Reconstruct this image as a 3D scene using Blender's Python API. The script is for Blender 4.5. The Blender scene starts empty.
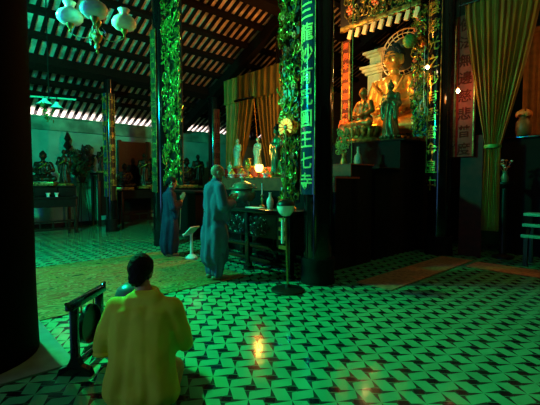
import bpy, bmesh, math, random
from mathutils import Vector, Matrix, noise, Quaternion
random.seed(7)
PI = math.pi
SC = bpy.context.scene
COL = SC.collection
S = math.sqrt(.5)
ROT = PI / 4            # the hall's long axis lies at 45 degrees to the view
H = 1.42
R = math.radians


def W(u, v, z=0.0):     # hall axes (u deeper to the altars, v to the left aisle) -> world
    return Vector(((u - v) * S, (u + v) * S, z))


# ------------------------------------------------------------------ materials
def mat(name, col, rough=.6, metal=0., var=0., scale=8., bump=0., col2=None, spec=.5, emit=None, es=0., coat=0.):
    m = bpy.data.materials.new(name)
    m.use_nodes = True
    nt = m.node_tree
    b = nt.nodes['Principled BSDF']
    b.inputs['Base Color'].default_value = (*col, 1)
    b.inputs['Roughness'].default_value = rough
    b.inputs['Metallic'].default_value = metal
    b.inputs['Specular IOR Level'].default_value = spec
    b.inputs['Coat Weight'].default_value = coat
    if emit:
        b.inputs['Emission Color'].default_value = (*emit, 1)
        b.inputs['Emission Strength'].default_value = es
    if var or bump or col2:
        tc = nt.nodes.new('ShaderNodeTexCoord')
        n = nt.nodes.new('ShaderNodeTexNoise')
        n.inputs['Scale'].default_value = scale
        n.inputs['Detail'].default_value = 5
        nt.links.new(tc.outputs['Object'], n.inputs['Vector'])
        if var or col2:
            r = nt.nodes.new('ShaderNodeValToRGB')
            c2 = col2 or tuple(max(0, c * (1 - var)) for c in col)
            c1 = col if col2 else tuple(min(1, c * (1 + var * .5)) for c in col)
            r.color_ramp.elements[0].position = .36
            r.color_ramp.elements[1].position = .64
            r.color_ramp.elements[0].color = (*c2, 1)
            r.color_ramp.elements[1].color = (*c1, 1)
            nt.links.new(n.outputs['Fac'], r.inputs['Fac'])
            nt.links.new(r.outputs['Color'], b.inputs['Base Color'])
        if bump:
            bp = nt.nodes.new('ShaderNodeBump')
            bp.inputs['Strength'].default_value = bump
            bp.inputs['Distance'].default_value = .02
            nt.links.new(n.outputs['Fac'], bp.inputs['Height'])
            nt.links.new(bp.outputs['Normal'], b.inputs['Normal'])
    return m


class NX:
    """small helper that chains math nodes"""
    def __init__(s, nt): s.nt = nt
    def op(s, o, a, b=None, c=None):
        n = s.nt.nodes.new('ShaderNodeMath'); n.operation = o
        for i, x in enumerate((a, b, c)):
            if x is None: continue
            if isinstance(x, (int, float)): n.inputs[i].default_value = x
            else: s.nt.links.new(x, n.inputs[i])
        return n.outputs[0]


def floor_material():
    m = bpy.data.materials.new('pinwheel_cement_tile')
    m.use_nodes = True
    nt = m.node_tree; b = nt.nodes['Principled BSDF']; L = nt.links.new
    g = nt.nodes.new('ShaderNodeNewGeometry')
    sx = nt.nodes.new('ShaderNodeSeparateXYZ'); L(g.outputs['Position'], sx.inputs[0])
    X = NX(nt); a = .1434
    U = X.op('DIVIDE', sx.outputs[0], a); V = X.op('DIVIDE', sx.outputs[1], a)
    U = X.op('SUBTRACT', 100.3, U); V = X.op('ADD', V, 100.15)
    total = None; core = None; glint = None
    for k in (0, 1):
        du = X.op('SUBTRACT', X.op('FLOORED_MODULO', X.op('ADD', U, 1 + k), 2.0), 1.0)
        dv = X.op('SUBTRACT', X.op('FLOORED_MODULO', X.op('ADD', V, 1 + k), 2.0), 1.0)
        nu = X.op('MULTIPLY', du, -1.0); nv = X.op('MULTIPLY', dv, -1.0)
        for (p, q) in ((du, dv), (nv, du), (nu, nv), (dv, nu)):
            # right triangle: p in 0..1, 0<q<w(1-p)
            lim = X.op('MULTIPLY', X.op('SUBTRACT', 1.0, p), .33)
            t = X.op('MULTIPLY', X.op('GREATER_THAN', p, 0.0),
                     X.op('MULTIPLY', X.op('GREATER_THAN', q, 0.0), X.op('LESS_THAN', q, lim)))
            total = t if total is None else X.op('MAXIMUM', total, t)
        mx_ = X.op('MAXIMUM', X.op('ABSOLUTE', du), X.op('ABSOLUTE', dv))
        c_ = X.op('LESS_THAN', mx_, .225)
        core = c_ if core is None else X.op('MAXIMUM', core, c_)
        g_ = X.op('MULTIPLY', X.op('LESS_THAN', X.op('ABSOLUTE', X.op('SUBTRACT', X.op('ABSOLUTE', dv), .225)), .035),
                  X.op('LESS_THAN', X.op('ABSOLUTE', du), .24))
        glint = g_ if glint is None else X.op('MAXIMUM', glint, g_)
    dark = X.op('MAXIMUM', core, X.op('MULTIPLY', X.op('MULTIPLY', total, X.op('SUBTRACT', 1.0, X.op('MULTIPLY', glint, .7))), .92))
    n = nt.nodes.new('ShaderNodeTexNoise'); n.inputs['Scale'].default_value = 3.0; n.inputs['Detail'].default_value = 6
    L(g.outputs['Position'], n.inputs['Vector'])
    r = nt.nodes.new('ShaderNodeValToRGB')
    r.color_ramp.elements[0].color = (.055, .34, .175, 1); r.color_ramp.elements[0].position = .3
    r.color_ramp.elements[1].color = (.09, .48, .25, 1); r.color_ramp.elements[1].position = .7
    L(n.outputs['Fac'], r.inputs['Fac'])
    mx = nt.nodes.new('ShaderNodeMix'); mx.data_type = 'RGBA'
    L(dark, mx.inputs['Factor']); L(r.outputs['Color'], mx.inputs['A'])
    mx.inputs['B'].default_value = (.012, .010, .016, 1)
    L(mx.outputs['Result'], b.inputs['Base Color'])
    n2 = nt.nodes.new('ShaderNodeTexNoise'); n2.inputs['Scale'].default_value = 5.0
    L(g.outputs['Position'], n2.inputs['Vector'])
    mr = nt.nodes.new('ShaderNodeMapRange')
    mr.inputs['To Min'].default_value = .07; mr.inputs['To Max'].default_value = .17
    L(n2.outputs['Fac'], mr.inputs['Value']); L(mr.outputs['Result'], b.inputs['Roughness'])
    b.inputs['Specular IOR Level'].default_value = .30
    bp = nt.nodes.new('ShaderNodeBump'); bp.inputs['Strength'].default_value = .12; bp.inputs['Distance'].default_value = .01
    n3 = nt.nodes.new('ShaderNodeTexNoise'); n3.inputs['Scale'].default_value = 7.0
    L(g.outputs['Position'], n3.inputs['Vector']); L(n3.outputs['Fac'], bp.inputs['Height']); L(bp.outputs['Normal'], b.inputs['Normal'])
    return m


def carpet_material():
    m = bpy.data.materials.new('leaf_patterned_mat')
    m.use_nodes = True
    nt = m.node_tree; b = nt.nodes['Principled BSDF']; L = nt.links.new
    tc = nt.nodes.new('ShaderNodeTexCoord')
    mp = nt.nodes.new('ShaderNodeMapping'); mp.inputs['Scale'].default_value = (1., 1.6, 1)
    L(tc.outputs['Object'], mp.inputs['Vector'])
    n = nt.nodes.new('ShaderNodeTexNoise'); n.inputs['Scale'].default_value = 3.4; n.inputs['Detail'].default_value = 3
    n.inputs['Distortion'].default_value = 1.6
    L(mp.outputs[0], n.inputs['Vector'])
    r = nt.nodes.new('ShaderNodeValToRGB'); e = r.color_ramp.elements
    r.color_ramp.interpolation = 'EASE'
    e[0].position = .3; e[0].color = (.018, .025, .008, 1)
    e[1].position = .42; e[1].color = (.34, .22, .05, 1)
    for p, c in ((.5, (.36, .07, .02, 1)), (.56, (.42, .28, .09, 1)), (.66, (.07, .08, .02, 1)), (.75, (.34, .11, .03, 1))):
        x = e.new(p); x.color = c
    L(n.outputs['Fac'], r.inputs['Fac']); L(r.outputs['Color'], b.inputs['Base Color'])
    b.inputs['Roughness'].default_value = .8; b.inputs['Specular IOR Level'].default_value = .2
    return m


def tile_underside():
    m = bpy.data.materials.new('limewashed_roof_tile')
    m.use_nodes = True
    nt = m.node_tree; b = nt.nodes['Principled BSDF']; L = nt.links.new
    tc = nt.nodes.new('ShaderNodeTexCoord')
    v = nt.nodes.new('ShaderNodeTexNoise'); v.inputs['Scale'].default_value = 3.2; v.inputs['Detail'].default_value = 4
    L(tc.outputs['Object'], v.inputs['Vector'])
    r = nt.nodes.new('ShaderNodeValToRGB')
    r.color_ramp.elements[0].color = (.30, .24, .20, 1); r.color_ramp.elements[0].position = .35
    r.color_ramp.elements[1].color = (.78, .66, .56, 1); r.color_ramp.elements[1].position = .62
    L(v.outputs['Fac'], r.inputs['Fac']); L(r.outputs['Color'], b.inputs['Base Color'])
    b.inputs['Roughness'].default_value = .85
    return m


M = {}
M['floor'] = floor_material()
M['carpet'] = carpet_material()
M['rooftile'] = tile_underside()
M['black'] = mat('black_lacquer', (.006, .005, .006), .14, var=.2, bump=.02, coat=.4)
M['dark'] = mat('dark_stained_wood', (.010, .007, .006), .4, var=.4, scale=14)
M['darkmatte'] = mat('soot_dark_wood', (.006, .005, .005), .75, var=.3, spec=.2)
M['rafter'] = mat('old_rafter_wood', (.006, .0045, .004), .8, var=.4, scale=20, spec=.15)
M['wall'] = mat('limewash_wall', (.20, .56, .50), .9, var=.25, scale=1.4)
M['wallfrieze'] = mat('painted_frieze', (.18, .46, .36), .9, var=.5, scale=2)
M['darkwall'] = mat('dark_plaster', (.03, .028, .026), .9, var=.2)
M['blueboard'] = mat('blue_lacquer_board', (.006, .045, .10), .16, coat=.5)
M['gold'] = mat('gilt_letter', (1., .94, .30), .3, .0, var=.05)
M['giltgreen'] = mat('gilded_carving', (.78, .58, .08), .27, .55, scale=13, col2=(.02, .03, .008))
M['giltlow'] = mat('tarnished_gilt', (.40, .30, .07), .35, .5, var=.8, scale=12)
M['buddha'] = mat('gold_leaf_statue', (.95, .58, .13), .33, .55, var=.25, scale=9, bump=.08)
M['hair_b'] = mat('dark_blue_curls', (.02, .05, .06), .6)
M['redboard'] = mat('red_lacquer_board', (.48, .03, .010), .65, var=.35, scale=5)
M['redmark'] = mat('dark_red_letter', (.14, .012, .006), .8, spec=.1)
M['redgold'] = mat('red_gilt_boss', (.75, .16, .05), .35, .3)
M['cream'] = mat('cream_painted_plaster', (.90, .78, .46), .55, var=.12)
M['drape'] = mat('ochre_silk_drape', (.26, .24, .04), .6, var=.25, scale=3)
M['drapeg'] = mat('olive_gold_curtain', (.33, .25, .045), .6, var=.3, scale=2.5)
M['opal'] = mat('opal_glass', (.95, .97, .93), .15, spec=.6, coat=.5)
M['brass'] = mat('aged_brass', (.60, .42, .12), .28, .9, var=.4)
M['crystal'] = mat('glass_drop', (.7, .85, .8), .06, spec=.9)
M['enamel'] = mat('white_enamel', (.80, .84, .82), .25)
M['bronze'] = mat('patinated_bronze', (.22, .30, .18), .25, .35, var=.4)
M['teal'] = mat('teal_glazed_metal', (.07, .16, .16), .3, .2)
M['white'] = mat('white_paint', (.85, .86, .82), .35)
M['porcelain'] = mat('white_porcelain', (.85, .88, .85), .15)
M['skin'] = mat('skin', (.55, .31, .19), .55, var=.08)
M['hair'] = mat('black_hair', (.007, .005, .005), .75, bump=.4, scale=60, spec=.2)
M['shaved'] = mat('shaved_scalp', (.42, .32, .24), .6)
M['robe'] = mat('grey_blue_robe', (.085, .125, .25), .85, var=.12, scale=5)
M['robe2'] = mat('navy_robe', (.018, .024, .075), .85, var=.12, scale=5)
M['shirt'] = mat('yellow_shirt', (.80, .76, .05), .8, var=.12, scale=4)
M['trousers'] = mat('ochre_trousers', (.46, .28, .05), .85, var=.15)
M['sash'] = mat('pale_ribbon', (.75, .78, .6), .6)
M['shoe'] = mat('tan_sandal', (.35, .28, .16), .7)
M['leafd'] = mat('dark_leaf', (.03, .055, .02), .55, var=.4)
M['leafg'] = mat('green_leaf', (.10, .32, .06), .45, var=.4)
M['flower'] = mat('orange_petal', (.80, .25, .06), .6, var=.3)
M['fruit'] = mat('orange_fruit', (.85, .33, .04), .45)
M['banana'] = mat('yellow_fruit', (.85, .66, .08), .45)
M['statue_g'] = mat('celadon_statue', (.22, .48, .36), .25, .1, var=.2)
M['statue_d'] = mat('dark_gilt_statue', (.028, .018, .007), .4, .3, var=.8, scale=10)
M['statue_gr'] = mat('dark_bronze_statue', (.09, .15, .06), .3, .4, var=.4)
M['glassy'] = mat('lamp_glass', (1., .75, .3), .1, emit=(1., .50, .08), es=9)
M['bulb'] = mat('lit_bulb', (1., .8, .5), .2, emit=(1., .72, .35), es=30)
M['tube'] = mat('lit_green_tube', (.6, 1., .8), .2, emit=(.1, 1., .45), es=25)
M['redcloth'] = mat('red_altar_cloth', (.50, .06, .02), .7, var=.3)
M['darkred'] = mat('dark_red_panel', (.08, .010, .006), .7, var=.4)
M['fan'] = mat('gilt_fan', (1., .55, .06), .35, .3)
M['fan_glow'] = mat('orange_fan_glow', (1., .5, .05), .4, emit=(1., .32, .02), es=.75)  # emission stands in for warm light on the gilt blades
M['greenpaint'] = mat('green_painted_slat', (.10, .42, .34), .4)
M['stripmat'] = mat('woven_straw_mat', (.34, .20, .09), .75, var=.4, scale=18)
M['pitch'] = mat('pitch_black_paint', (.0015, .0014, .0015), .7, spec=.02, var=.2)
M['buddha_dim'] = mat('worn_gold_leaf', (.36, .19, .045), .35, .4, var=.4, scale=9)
M['stone'] = mat('smooth_cement_base', (.10, .17, .15), .5, var=.2)
M['inlay'] = mat('mother_of_pearl', (.75, .80, .80), .2)
M['paper'] = mat('white_card', (.9, .9, .82), .6)
M['ginger'] = mat('brown_cabinet', (.20, .10, .03), .5, var=.3)
M['brownboard'] = mat('dull_brown_board', (.07, .045, .02), .5, var=.3)


for k_ in ('drapeg', 'drape'):
    nt = M[k_].node_tree; b_ = nt.nodes['Principled BSDF']; o_ = nt.nodes['Material Output']
    tr_ = nt.nodes.new('ShaderNodeBsdfTranslucent'); mx_ = nt.nodes.new('ShaderNodeMixShader')
    mx_.inputs[0].default_value = .45 if k_ == 'drapeg' else .2
    tr_.inputs['Color'].default_value = (.85, .45, .10, 1)
    nt.links.new(b_.outputs[0], mx_.inputs[1]); nt.links.new(tr_.outputs[0], mx_.inputs[2]); nt.links.new(mx_.outputs[0], o_.inputs['Surface'])

# ------------------------------------------------------------------ mesh builder
class MB:
    def __init__(s):
        s.bm = bmesh.new()

    def _x(s, verts, mtx):
        if mtx is not None:
            bmesh.ops.transform(s.bm, matrix=mtx, verts=verts)

    def box(s, c, size, rot=None, bev=0.):
        r = bmesh.ops.create_cube(s.bm, size=1.)
        vs = r['verts']
        bmesh.ops.scale(s.bm, vec=Vector(size), verts=vs)
        if bev:
            es = list({e for v in vs for e in v.link_edges})
            rr = bmesh.ops.bevel(s.bm, geom=es, offset=bev, segments=2, affect='EDGES', profile=.6)
            vs = list({v for f in rr['faces'] for v in f.verts} | {v for v in vs if v.is_valid})
        m = Matrix.Translation(Vector(c))
        if rot is not None:
            m = m @ rot.to_4x4()
        s._x(vs, m)
        return s

    def cyl(s, p0, p1, r0, r1=None, seg=14, caps=True):
        p0, p1 = Vector(p0), Vector(p1)
        d = p1 - p0
        r1 = r0 if r1 is None else r1
        r = bmesh.ops.create_cone(s.bm, cap_ends=caps, segments=seg, radius1=r0, radius2=r1, depth=d.length)
        q = Vector((0, 0, 1)).rotation_difference(d.normalized())
        s._x(r['verts'], Matrix.Translation((p0 + p1) / 2) @ q.to_matrix().to_4x4())
        return s

    def tube(s, pts, rad, seg=6, closed=False):
        pts = [Vector(p) for p in pts]
        n = len(pts); rings = []
        rads = rad if isinstance(rad, (list, tuple)) else [rad] * n
        up = Vector((.13, .21, .97)).normalized()
        for i, p in enumerate(pts):
            t = (pts[(i + 1) % n] - pts[i - 1]) if closed else (pts[min(i + 1, n - 1)] - pts[max(i - 1, 0)])
            t = t.normalized() if t.length > 1e-9 else Vector((0, 0, 1))
            a = up - t * up.dot(t)
            if a.length < .05:
                a = t.orthogonal()
            a.normalize(); bb = t.cross(a); up = a
            rings.append([s.bm.verts.new(p + (a * math.cos(k * 2 * PI / seg) + bb * math.sin(k * 2 * PI / seg)) * rads[i]) for k in range(seg)])
        for i in range(n if closed else n - 1):
            A, B = rings[i], rings[(i + 1) % n]
            for k in range(seg):
                s.bm.faces.new((A[k], A[(k + 1) % seg], B[(k + 1) % seg], B[k]))
        if not closed:
            s.bm.faces.new(rings[0][::-1]); s.bm.faces.new(rings[-1])
        return s

    def lathe(s, prof, seg=24, c=(0, 0, 0), axis=None):
        rings = []; vs = []
        for (r, z) in prof:
            if r < 1e-5:
                v = s.bm.verts.new((0, 0, z)); rings.append([v]); vs.append(v)
            else:
                rg = [s.bm.verts.new((r * math.cos(k * 2 * PI / seg), r * math.sin(k * 2 * PI / seg), z)) for k in range(seg)]
                rings.append(rg); vs += rg
        for A, B in zip(rings, rings[1:]):
            if len(A) == 1 and len(B) == 1: continue
            for k in range(seg):
                k2 = (k + 1) % seg
                if len(A) == 1: s.bm.faces.new((A[0], B[k2], B[k]))
                elif len(B) == 1: s.bm.faces.new((A[k], A[k2], B[0]))
                else: s.bm.faces.new((A[k], A[k2], B[k2], B[k]))
        for rg, fl in ((rings[0], True), (rings[-1], False)):
            if len(rg) > 2: s.bm.faces.new(rg[::-1] if fl else rg)
        m = Matrix.Translation(Vector(c))
        if axis is not None:
            m = m @ Vector((0, 0, 1)).rotation_difference(Vector(axis).normalized()).to_matrix().to_4x4()
        s._x(vs, m)
        return s

    def ell(s, c, r, rot=None, sub=2):
        if isinstance(r, (int, float)): r = (r, r, r)
        q = bmesh.ops.create_icosphere(s.bm, subdivisions=sub, radius=1.)
        m = Matrix.Translation(Vector(c))
        if rot is not None: m = m @ rot.to_4x4()
        m = m @ Matrix.Diagonal((*r, 1))
        s._x(q['verts'], m)
        return s

    def cap(s, p0, p1, r0, r1=None, sub=2):      # tapered limb with round ends
        r1 = r0 if r1 is None else r1
        t = bmesh.new()
        for p, r in ((p0, r0), (p1, r1)):
            q = bmesh.ops.create_icosphere(t, subdivisions=sub, radius=r)
            bmesh.ops.translate(t, vec=Vector(p), verts=q['verts'])
        h = bmesh.ops.convex_hull(t, input=t.verts)
        drop = [v for v in t.verts if not v.link_faces or all(not f.is_valid for f in v.link_faces)]
        bmesh.ops.delete(t, geom=list({g for g in h['geom_interior'] if isinstance(g, bmesh.types.BMVert)}), context='VERTS')
        me = bpy.data.meshes.new('t'); t.to_mesh(me); t.free()
        s.bm.from_mesh(me); bpy.data.meshes.remove(me)
        return s

    def chain(s, pts, rads):
        for i in range(len(pts) - 1):
            s.cap(pts[i], pts[i + 1], rads[i], rads[i + 1])
        return s

    def prism(s, poly, y0, y1, mtx=None):         # outline in x,z extruded along y
        A = [s.bm.verts.new((x, y0, z)) for x, z in poly]
        B = [s.bm.verts.new((x, y1, z)) for x, z in poly]
        s.bm.faces.new(A); s.bm.faces.new(B[::-1])
        n = len(poly)
        for i in range(n):
            s.bm.faces.new((A[i], B[i], B[(i + 1) % n], A[(i + 1) % n]))
        if mtx is not None: s._x(A + B, mtx)
        return s

    def build(s, name, m, parent=None, smooth=True, fuse=0., soft=0, disp=None):
        bmesh.ops.recalc_face_normals(s.bm, faces=s.bm.faces)
        me = bpy.data.meshes.new(name)
        s.bm.to_mesh(me); s.bm.free()
        o = bpy.data.objects.new(name, me)
        COL.objects.link(o)
        if fuse:
            md = o.modifiers.new('r', 'REMESH'); md.mode = 'VOXEL'; md.voxel_size = fuse
            if soft:
                sm = o.modifiers.new('s', 'SMOOTH'); sm.iterations = soft; sm.factor = .5
            dg = bpy.context.evaluated_depsgraph_get()
            me2 = bpy.data.meshes.new_from_object(o.evaluated_get(dg))
            o.modifiers.clear(); o.data = me2; bpy.data.meshes.remove(me); me = me2; me.name = name
        if disp:
            ns = [v.normal.copy() for v in me.vertices]
            for v, n in zip(me.vertices, ns):
                v.co = v.co + n * disp(v.co)
            me.update()
        me.materials.clear(); me.materials.append(M[m])
        if smooth:
            for p in me.polygons: p.use_smooth = True
            if not fuse:
                try: me.set_sharp_from_angle(angle=R(38))
                except Exception: pass
        if parent is not None: o.parent = parent
        return o


def tag(o, label, cat, group=None, kind=None):
    o['label'] = label; o['category'] = cat
    if group: o['group'] = group
    if kind: o['kind'] = kind
    return o


def thing(name, label, cat, loc, rz=0., group=None):
    o = bpy.data.objects.new(name, None)
    COL.objects.link(o); o.location = loc; o.rotation_euler = (0, 0, rz)
    o.empty_display_size = .1
    return tag(o, label, cat, group)


def struct(o):
    o['kind'] = 'structure'
    return o


def dup(root, loc, rz, label, group=None, scale=None):
    r = root.copy(); COL.objects.link(r); r.location = loc; r.rotation_euler = (0, 0, rz)
    r['label'] = label
    if group: r['group'] = group
    if scale: r.scale = (scale,) * 3
    for ch in list(root.children):
        c = ch.copy(); COL.objects.link(c); c.parent = r
        for g in list(ch.children):
            d = g.copy(); COL.objects.link(d); d.parent = c
    return r


def text_mesh(ch, size):
    c = bpy.data.curves.new('t', 'FONT'); c.body = ch; c.size = size; c.align_x = 'CENTER'; c.align_y = 'CENTER'
    c.extrude = .004; c.resolution_u = 2; c.offset = size * .012
    o = bpy.data.objects.new('t', c); COL.objects.link(o)
    bpy.context.view_layer.update()
    dg = bpy.context.evaluated_depsgraph_get()
    me = bpy.data.meshes.new_from_object(o.evaluated_get(dg))
    bpy.data.objects.remove(o); bpy.data.curves.remove(c)
    bm = bmesh.new(); bm.from_mesh(me)          # cut long strokes so that they can follow a bowed board
    for k in range(-7, 8):
        bmesh.ops.bisect_plane(bm, geom=bm.verts[:] + bm.edges[:] + bm.faces[:], plane_co=(k * size / 14, 0, 0), plane_no=(1, 0, 0))
    bm.to_mesh(me); bm.free()
    return me

# ------------------------------------------------------------------ camera
cam = bpy.data.cameras.new('camera'); camo = bpy.data.objects.new('camera', cam); COL.objects.link(camo)
camo.location = (0, 0, H); camo.rotation_euler = (R(90 - 3.07), 0, R(2.4))
cam.sensor_width = 36; cam.lens = 36 * 382 / 540; cam.clip_start = .05; cam.clip_end = 200
SC.camera = camo

# ------------------------------------------------------------------ the hall
def hall(o):
    o.rotation_euler = (0, 0, ROT); return struct(o)


U0, U1, V0, V1 = -5., 13.2, -8., 13.5
o = MB().box(((U0 + U1) / 2, (V0 + V1) / 2 + .4, -.06), (U1 - U0, V1 - V0 + .8, .12)).build('floor', 'floor', smooth=False); hall(o)


def roof_z(v):
    return 3.73 + .45 * (13.5 - v)


def slab(u0, u1, va, za, vb, zb, t, mb):
    A = [(u0, va, za), (u1, va, za), (u1, vb, zb), (u0, vb, zb)]
    b = [mb.bm.verts.new(p) for p in A]; tp = [mb.bm.verts.new((p[0], p[1], p[2] + t)) for p in A]
    mb.bm.faces.new(b); mb.bm.faces.new(tp[::-1])
    for i in range(4):
        mb.bm.faces.new((b[i], b[(i + 1) % 4], tp[(i + 1) % 4], tp[i]))
    return mb


VR = 1.2
mb = MB()
slab(U0 - .3, U1 + .3, 14.35, roof_z(14.35), VR, roof_z(VR), .12, mb)
slab(U0 - .3, U1 + .3, VR, roof_z(VR), -8.4, roof_z(VR) - .45 * (VR + 8.4), .12, mb)
ceiling = hall(mb.build('ceiling', 'rooftile', smooth=False))
ang = math.atan(.45)


def on_slope(name, u, va, vb, w, d, drop, par):
    mb = MB()
    va_, vb_ = va, vb
    L = (vb_ - va_) / math.cos(ang)
    vm = (va_ + vb_) / 2
    rot = Matrix.Rotation(-ang, 3, 'X')
    n = Vector((0, math.sin(ang), math.cos(ang)))
    c = Vector((u, vm, roof_z(vm))) - n * (drop + d / 2)
    mb.box(c, (w, L, d), rot)
    return mb.build(name, 'rafter', par, smooth=False)


r0 = on_slope('rafter', 0, VR + .3, 14.3,   .082, .05, .005, ceiling)
r0.location = (.1, 0, 0)
k = .1 + .222
while k < U1 - .1:
    r = r0.copy(); COL.objects.link(r); r.location = (k, 0, 0); k += .222
for v, w, d in ((12.72, .10, .10), (12.2, .13, .13), (11.4, .3, .28), (10.6, .14, .13), (9.9, .13, .13), (9.2, .13, .13), (8.5, .13, .13),
                (7.75, .28, .26), (7.0, .13, .13), (6.3, .13, .13), (5.6, .13, .13), (4.9, .13, .13), (4.2, .13, .13)):
    n = Vector((0, math.sin(ang), math.cos(ang)))
    c = Vector(((U0 + U1) / 2, v, roof_z(v))) - n * (.095 + d / 2)
    MB().box(c, (U1 - U0, w, d), Matrix.Rotation(-ang, 3, 'X')).build('purlin', 'rafter', ceiling, smooth=False)
for u in (.55, 7.55, 11.1):
    on_slope('principal_rafter', u, 2.0, 13.4, .24, .3, .2, ceiling)
# walls
mb = MB()
TH = .25
mb.box(((U0 + U1) / 2, V1 + TH / 2, 1.72), (U1 - U0, TH, 3.44))
wl = hall(mb.build('wall_left', 'wall', smooth=False))
o = MB().box(((U0 + U1) / 2, V1 - .03, 3.24), (U1 - U0, .06, .36)).box(((U0 + U1) / 2, V1 - .05, 3.43), (U1 - U0, .14, .05)).box(
    ((U0 + U1) / 2, V1 - .05, 3.05), (U1 - U0, .09, .035)).build('trim_1', 'wallfrieze', smooth=False); hall(o)
o = MB().box(((U0 + U1) / 2, V1 - .02, .06), (U1 - U0, .04, .12)).build('baseboard_left', 'darkwall', smooth=False); hall(o)
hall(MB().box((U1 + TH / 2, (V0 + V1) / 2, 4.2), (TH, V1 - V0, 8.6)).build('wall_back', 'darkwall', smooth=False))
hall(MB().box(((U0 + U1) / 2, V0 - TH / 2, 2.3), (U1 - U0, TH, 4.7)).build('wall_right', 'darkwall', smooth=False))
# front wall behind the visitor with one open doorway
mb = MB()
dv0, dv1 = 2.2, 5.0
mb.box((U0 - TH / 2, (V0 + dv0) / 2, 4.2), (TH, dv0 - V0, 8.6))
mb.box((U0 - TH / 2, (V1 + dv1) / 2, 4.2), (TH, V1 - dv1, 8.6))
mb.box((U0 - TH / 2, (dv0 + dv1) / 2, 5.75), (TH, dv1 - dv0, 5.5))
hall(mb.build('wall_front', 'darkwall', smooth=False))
# dark door leaf and its reveal in the left wall
d1 = hall(MB().box((5.72, V1 - .06, 1.42), (.95, .10, 2.84)).build('door_1', 'dark', smooth=False))
f = MB()
for du in (-.52, .52):
    f.box((5.72 + du, V1 - .08, 1.44), (.10, .16, 2.88))
f.build('door_frame', 'dark', d1, smooth=False)

# ------------------------------------------------------------------ pillars
def char_board(label, u, v, r, z0, z1, ang, half, chars, size, zfirst, pitch, mboard, mtext, cat='plaque', group=None, name='couplet_board'):
    """bowed board hugging a round pillar; text runs down it"""
    t = thing(name, label, cat, W(u, v, z0), ROT + ang, group)
    rb = r + .012; th = .028
    mb = MB()
    N = 12
    ip, op = [], []
    for i in range(N + 1):
        a = -half + 2 * half * i / N
        ip.append((rb * math.cos(a), rb * math.sin(a))); op.append(((rb + th) * math.cos(a), (rb + th) * math.sin(a)))
    ring = ip + op[::-1]
    A = [mb.bm.verts.new((x, y, 0)) for x, y in ring]; B = [mb.bm.verts.new((x, y, z1 - z0)) for x, y in ring]
    n = len(ring)
    for i in range(N):
        for vs, fl in ((A, 1), (B, 0)):
            q = (vs[i], vs[i + 1], vs[n - 2 - i], vs[n - 1 - i]); mb.bm.faces.new(q if fl else q[::-1])
    for i in range(n):
        mb.bm.faces.new((A[i], A[(i + 1) % n], B[(i + 1) % n], B[i]))
    mb.build('board', mboard, t)
    # border fillets
    eb = MB()
    for a in (-half, half):
        eb.cyl(((rb + th) * math.cos(a), (rb + th) * math.sin(a), 0), ((rb + th) * math.cos(a), (rb + th) * math.sin(a), z1 - z0), .009, seg=6)
    eb.build('border', 'giltlow', t)
    for i, ch in enumerate(chars):
        me = text_mesh(ch, size)
        zc = zfirst - i * pitch - z0
        for vv in me.vertices:
            x, y, z = vv.co
            a = x / (rb + th)
            rr = rb + th + .005 + z
            vv.co = (rr * math.cos(a), rr * math.sin(a), zc + y)
        me.materials.append(M[mtext])
        io = bpy.data.objects.new('character', me); COL.objects.link(io); io.parent = t
    return t


def pillar(u, v, r, label, ztop=None, drum=True):
    t = thing('temple_pillar', label, 'pillar', W(u, v, 0), ROT, 'round black pillars of the hall')
    zt = (ztop or roof_z(max(v, 1.5)) - .45) - .05
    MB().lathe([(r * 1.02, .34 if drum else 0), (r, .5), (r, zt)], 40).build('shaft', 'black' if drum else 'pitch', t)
    if drum: MB().lathe([(r * 1.20, 0), (r * 1.22, .05), (r * 1.15, .10), (r * 1.16, .22), (r * 1.22, .30), (r * 1.2, .36), (r * 1.0, .36)], 40).build('base', 'darkmatte', t)
    return t


P3 = (4.14, 3.50); P4 = (7.6, 3.3); P2 = (4.05, 7.94); P1 = (4.06, 11.16); PN = (.177, 3.854); P2B = (7.6, 7.75); P1B = (7.6, 11.13)
pillar(*PN, .55, 'black lacquered pillar nearest the viewer at left edge', drum=False)
pillar(*P3, .20, 'black round pillar standing at the right end of the carved altar table')
pillar(*P4, .22, 'black round pillar right of the golden Buddha niche')
pillar(*P2, .19, 'black round pillar behind the robed woman in navy')
pillar(*P1, .135, 'slim round pillar standing before the left wall statues')
pillar(*P2B, .19, 'far round pillar almost hidden behind carved screen of the altar table', ztop=5.6)
pillar(*P1B, .20, 'far reddish round pillar left of the olive curtain')
pillar(11.0, 11.1, .2, 'farthest round pillar in the left aisle beyond the reddish one', ztop=4.0)

hh = .62
BA = PI     # boards face the entrance
char_board('blue board with large gold characters on pillar beside the carved altar table', *P3, .20, 1.25, 4.55, BA - .12, hh,
           '珠日三龍妙有咒圓王七寺', .25, 4.26, .285, 'blueboard', 'gold', group=None)
char_board('dark board with green gilt characters on pillar right of the Buddha', *P4, .22, 1.6, 5.4, BA - .3, hh,
           '法雲慈光之妙有香音金皇中', .28, 5.05, .335, 'black', 'giltgreen')
char_board('narrow gilt lettered board on pillar behind the woman in navy', *P2, .19, 1.2, 4.7, BA, .5,
           '佛日增輝法輪常轉國泰', .22, 4.4, .32, 'brownboard', 'giltlow')
char_board('blue lettered board facing out on the slim left aisle pillar', *P1, .135, 1.0, 3.9, BA + .35, .42,
           '南無阿彌陀佛慈悲', .22, 3.7, .34, 'blueboard', 'giltgreen')
char_board('orange lettered board on inner side of the slim left aisle pillar', *P1, .135, .9, 3.9, -PI / 2 + .12, .45,
           '十方諸佛護念眾生', .20, 3.7, .33, 'dark', 'giltlow')
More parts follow.
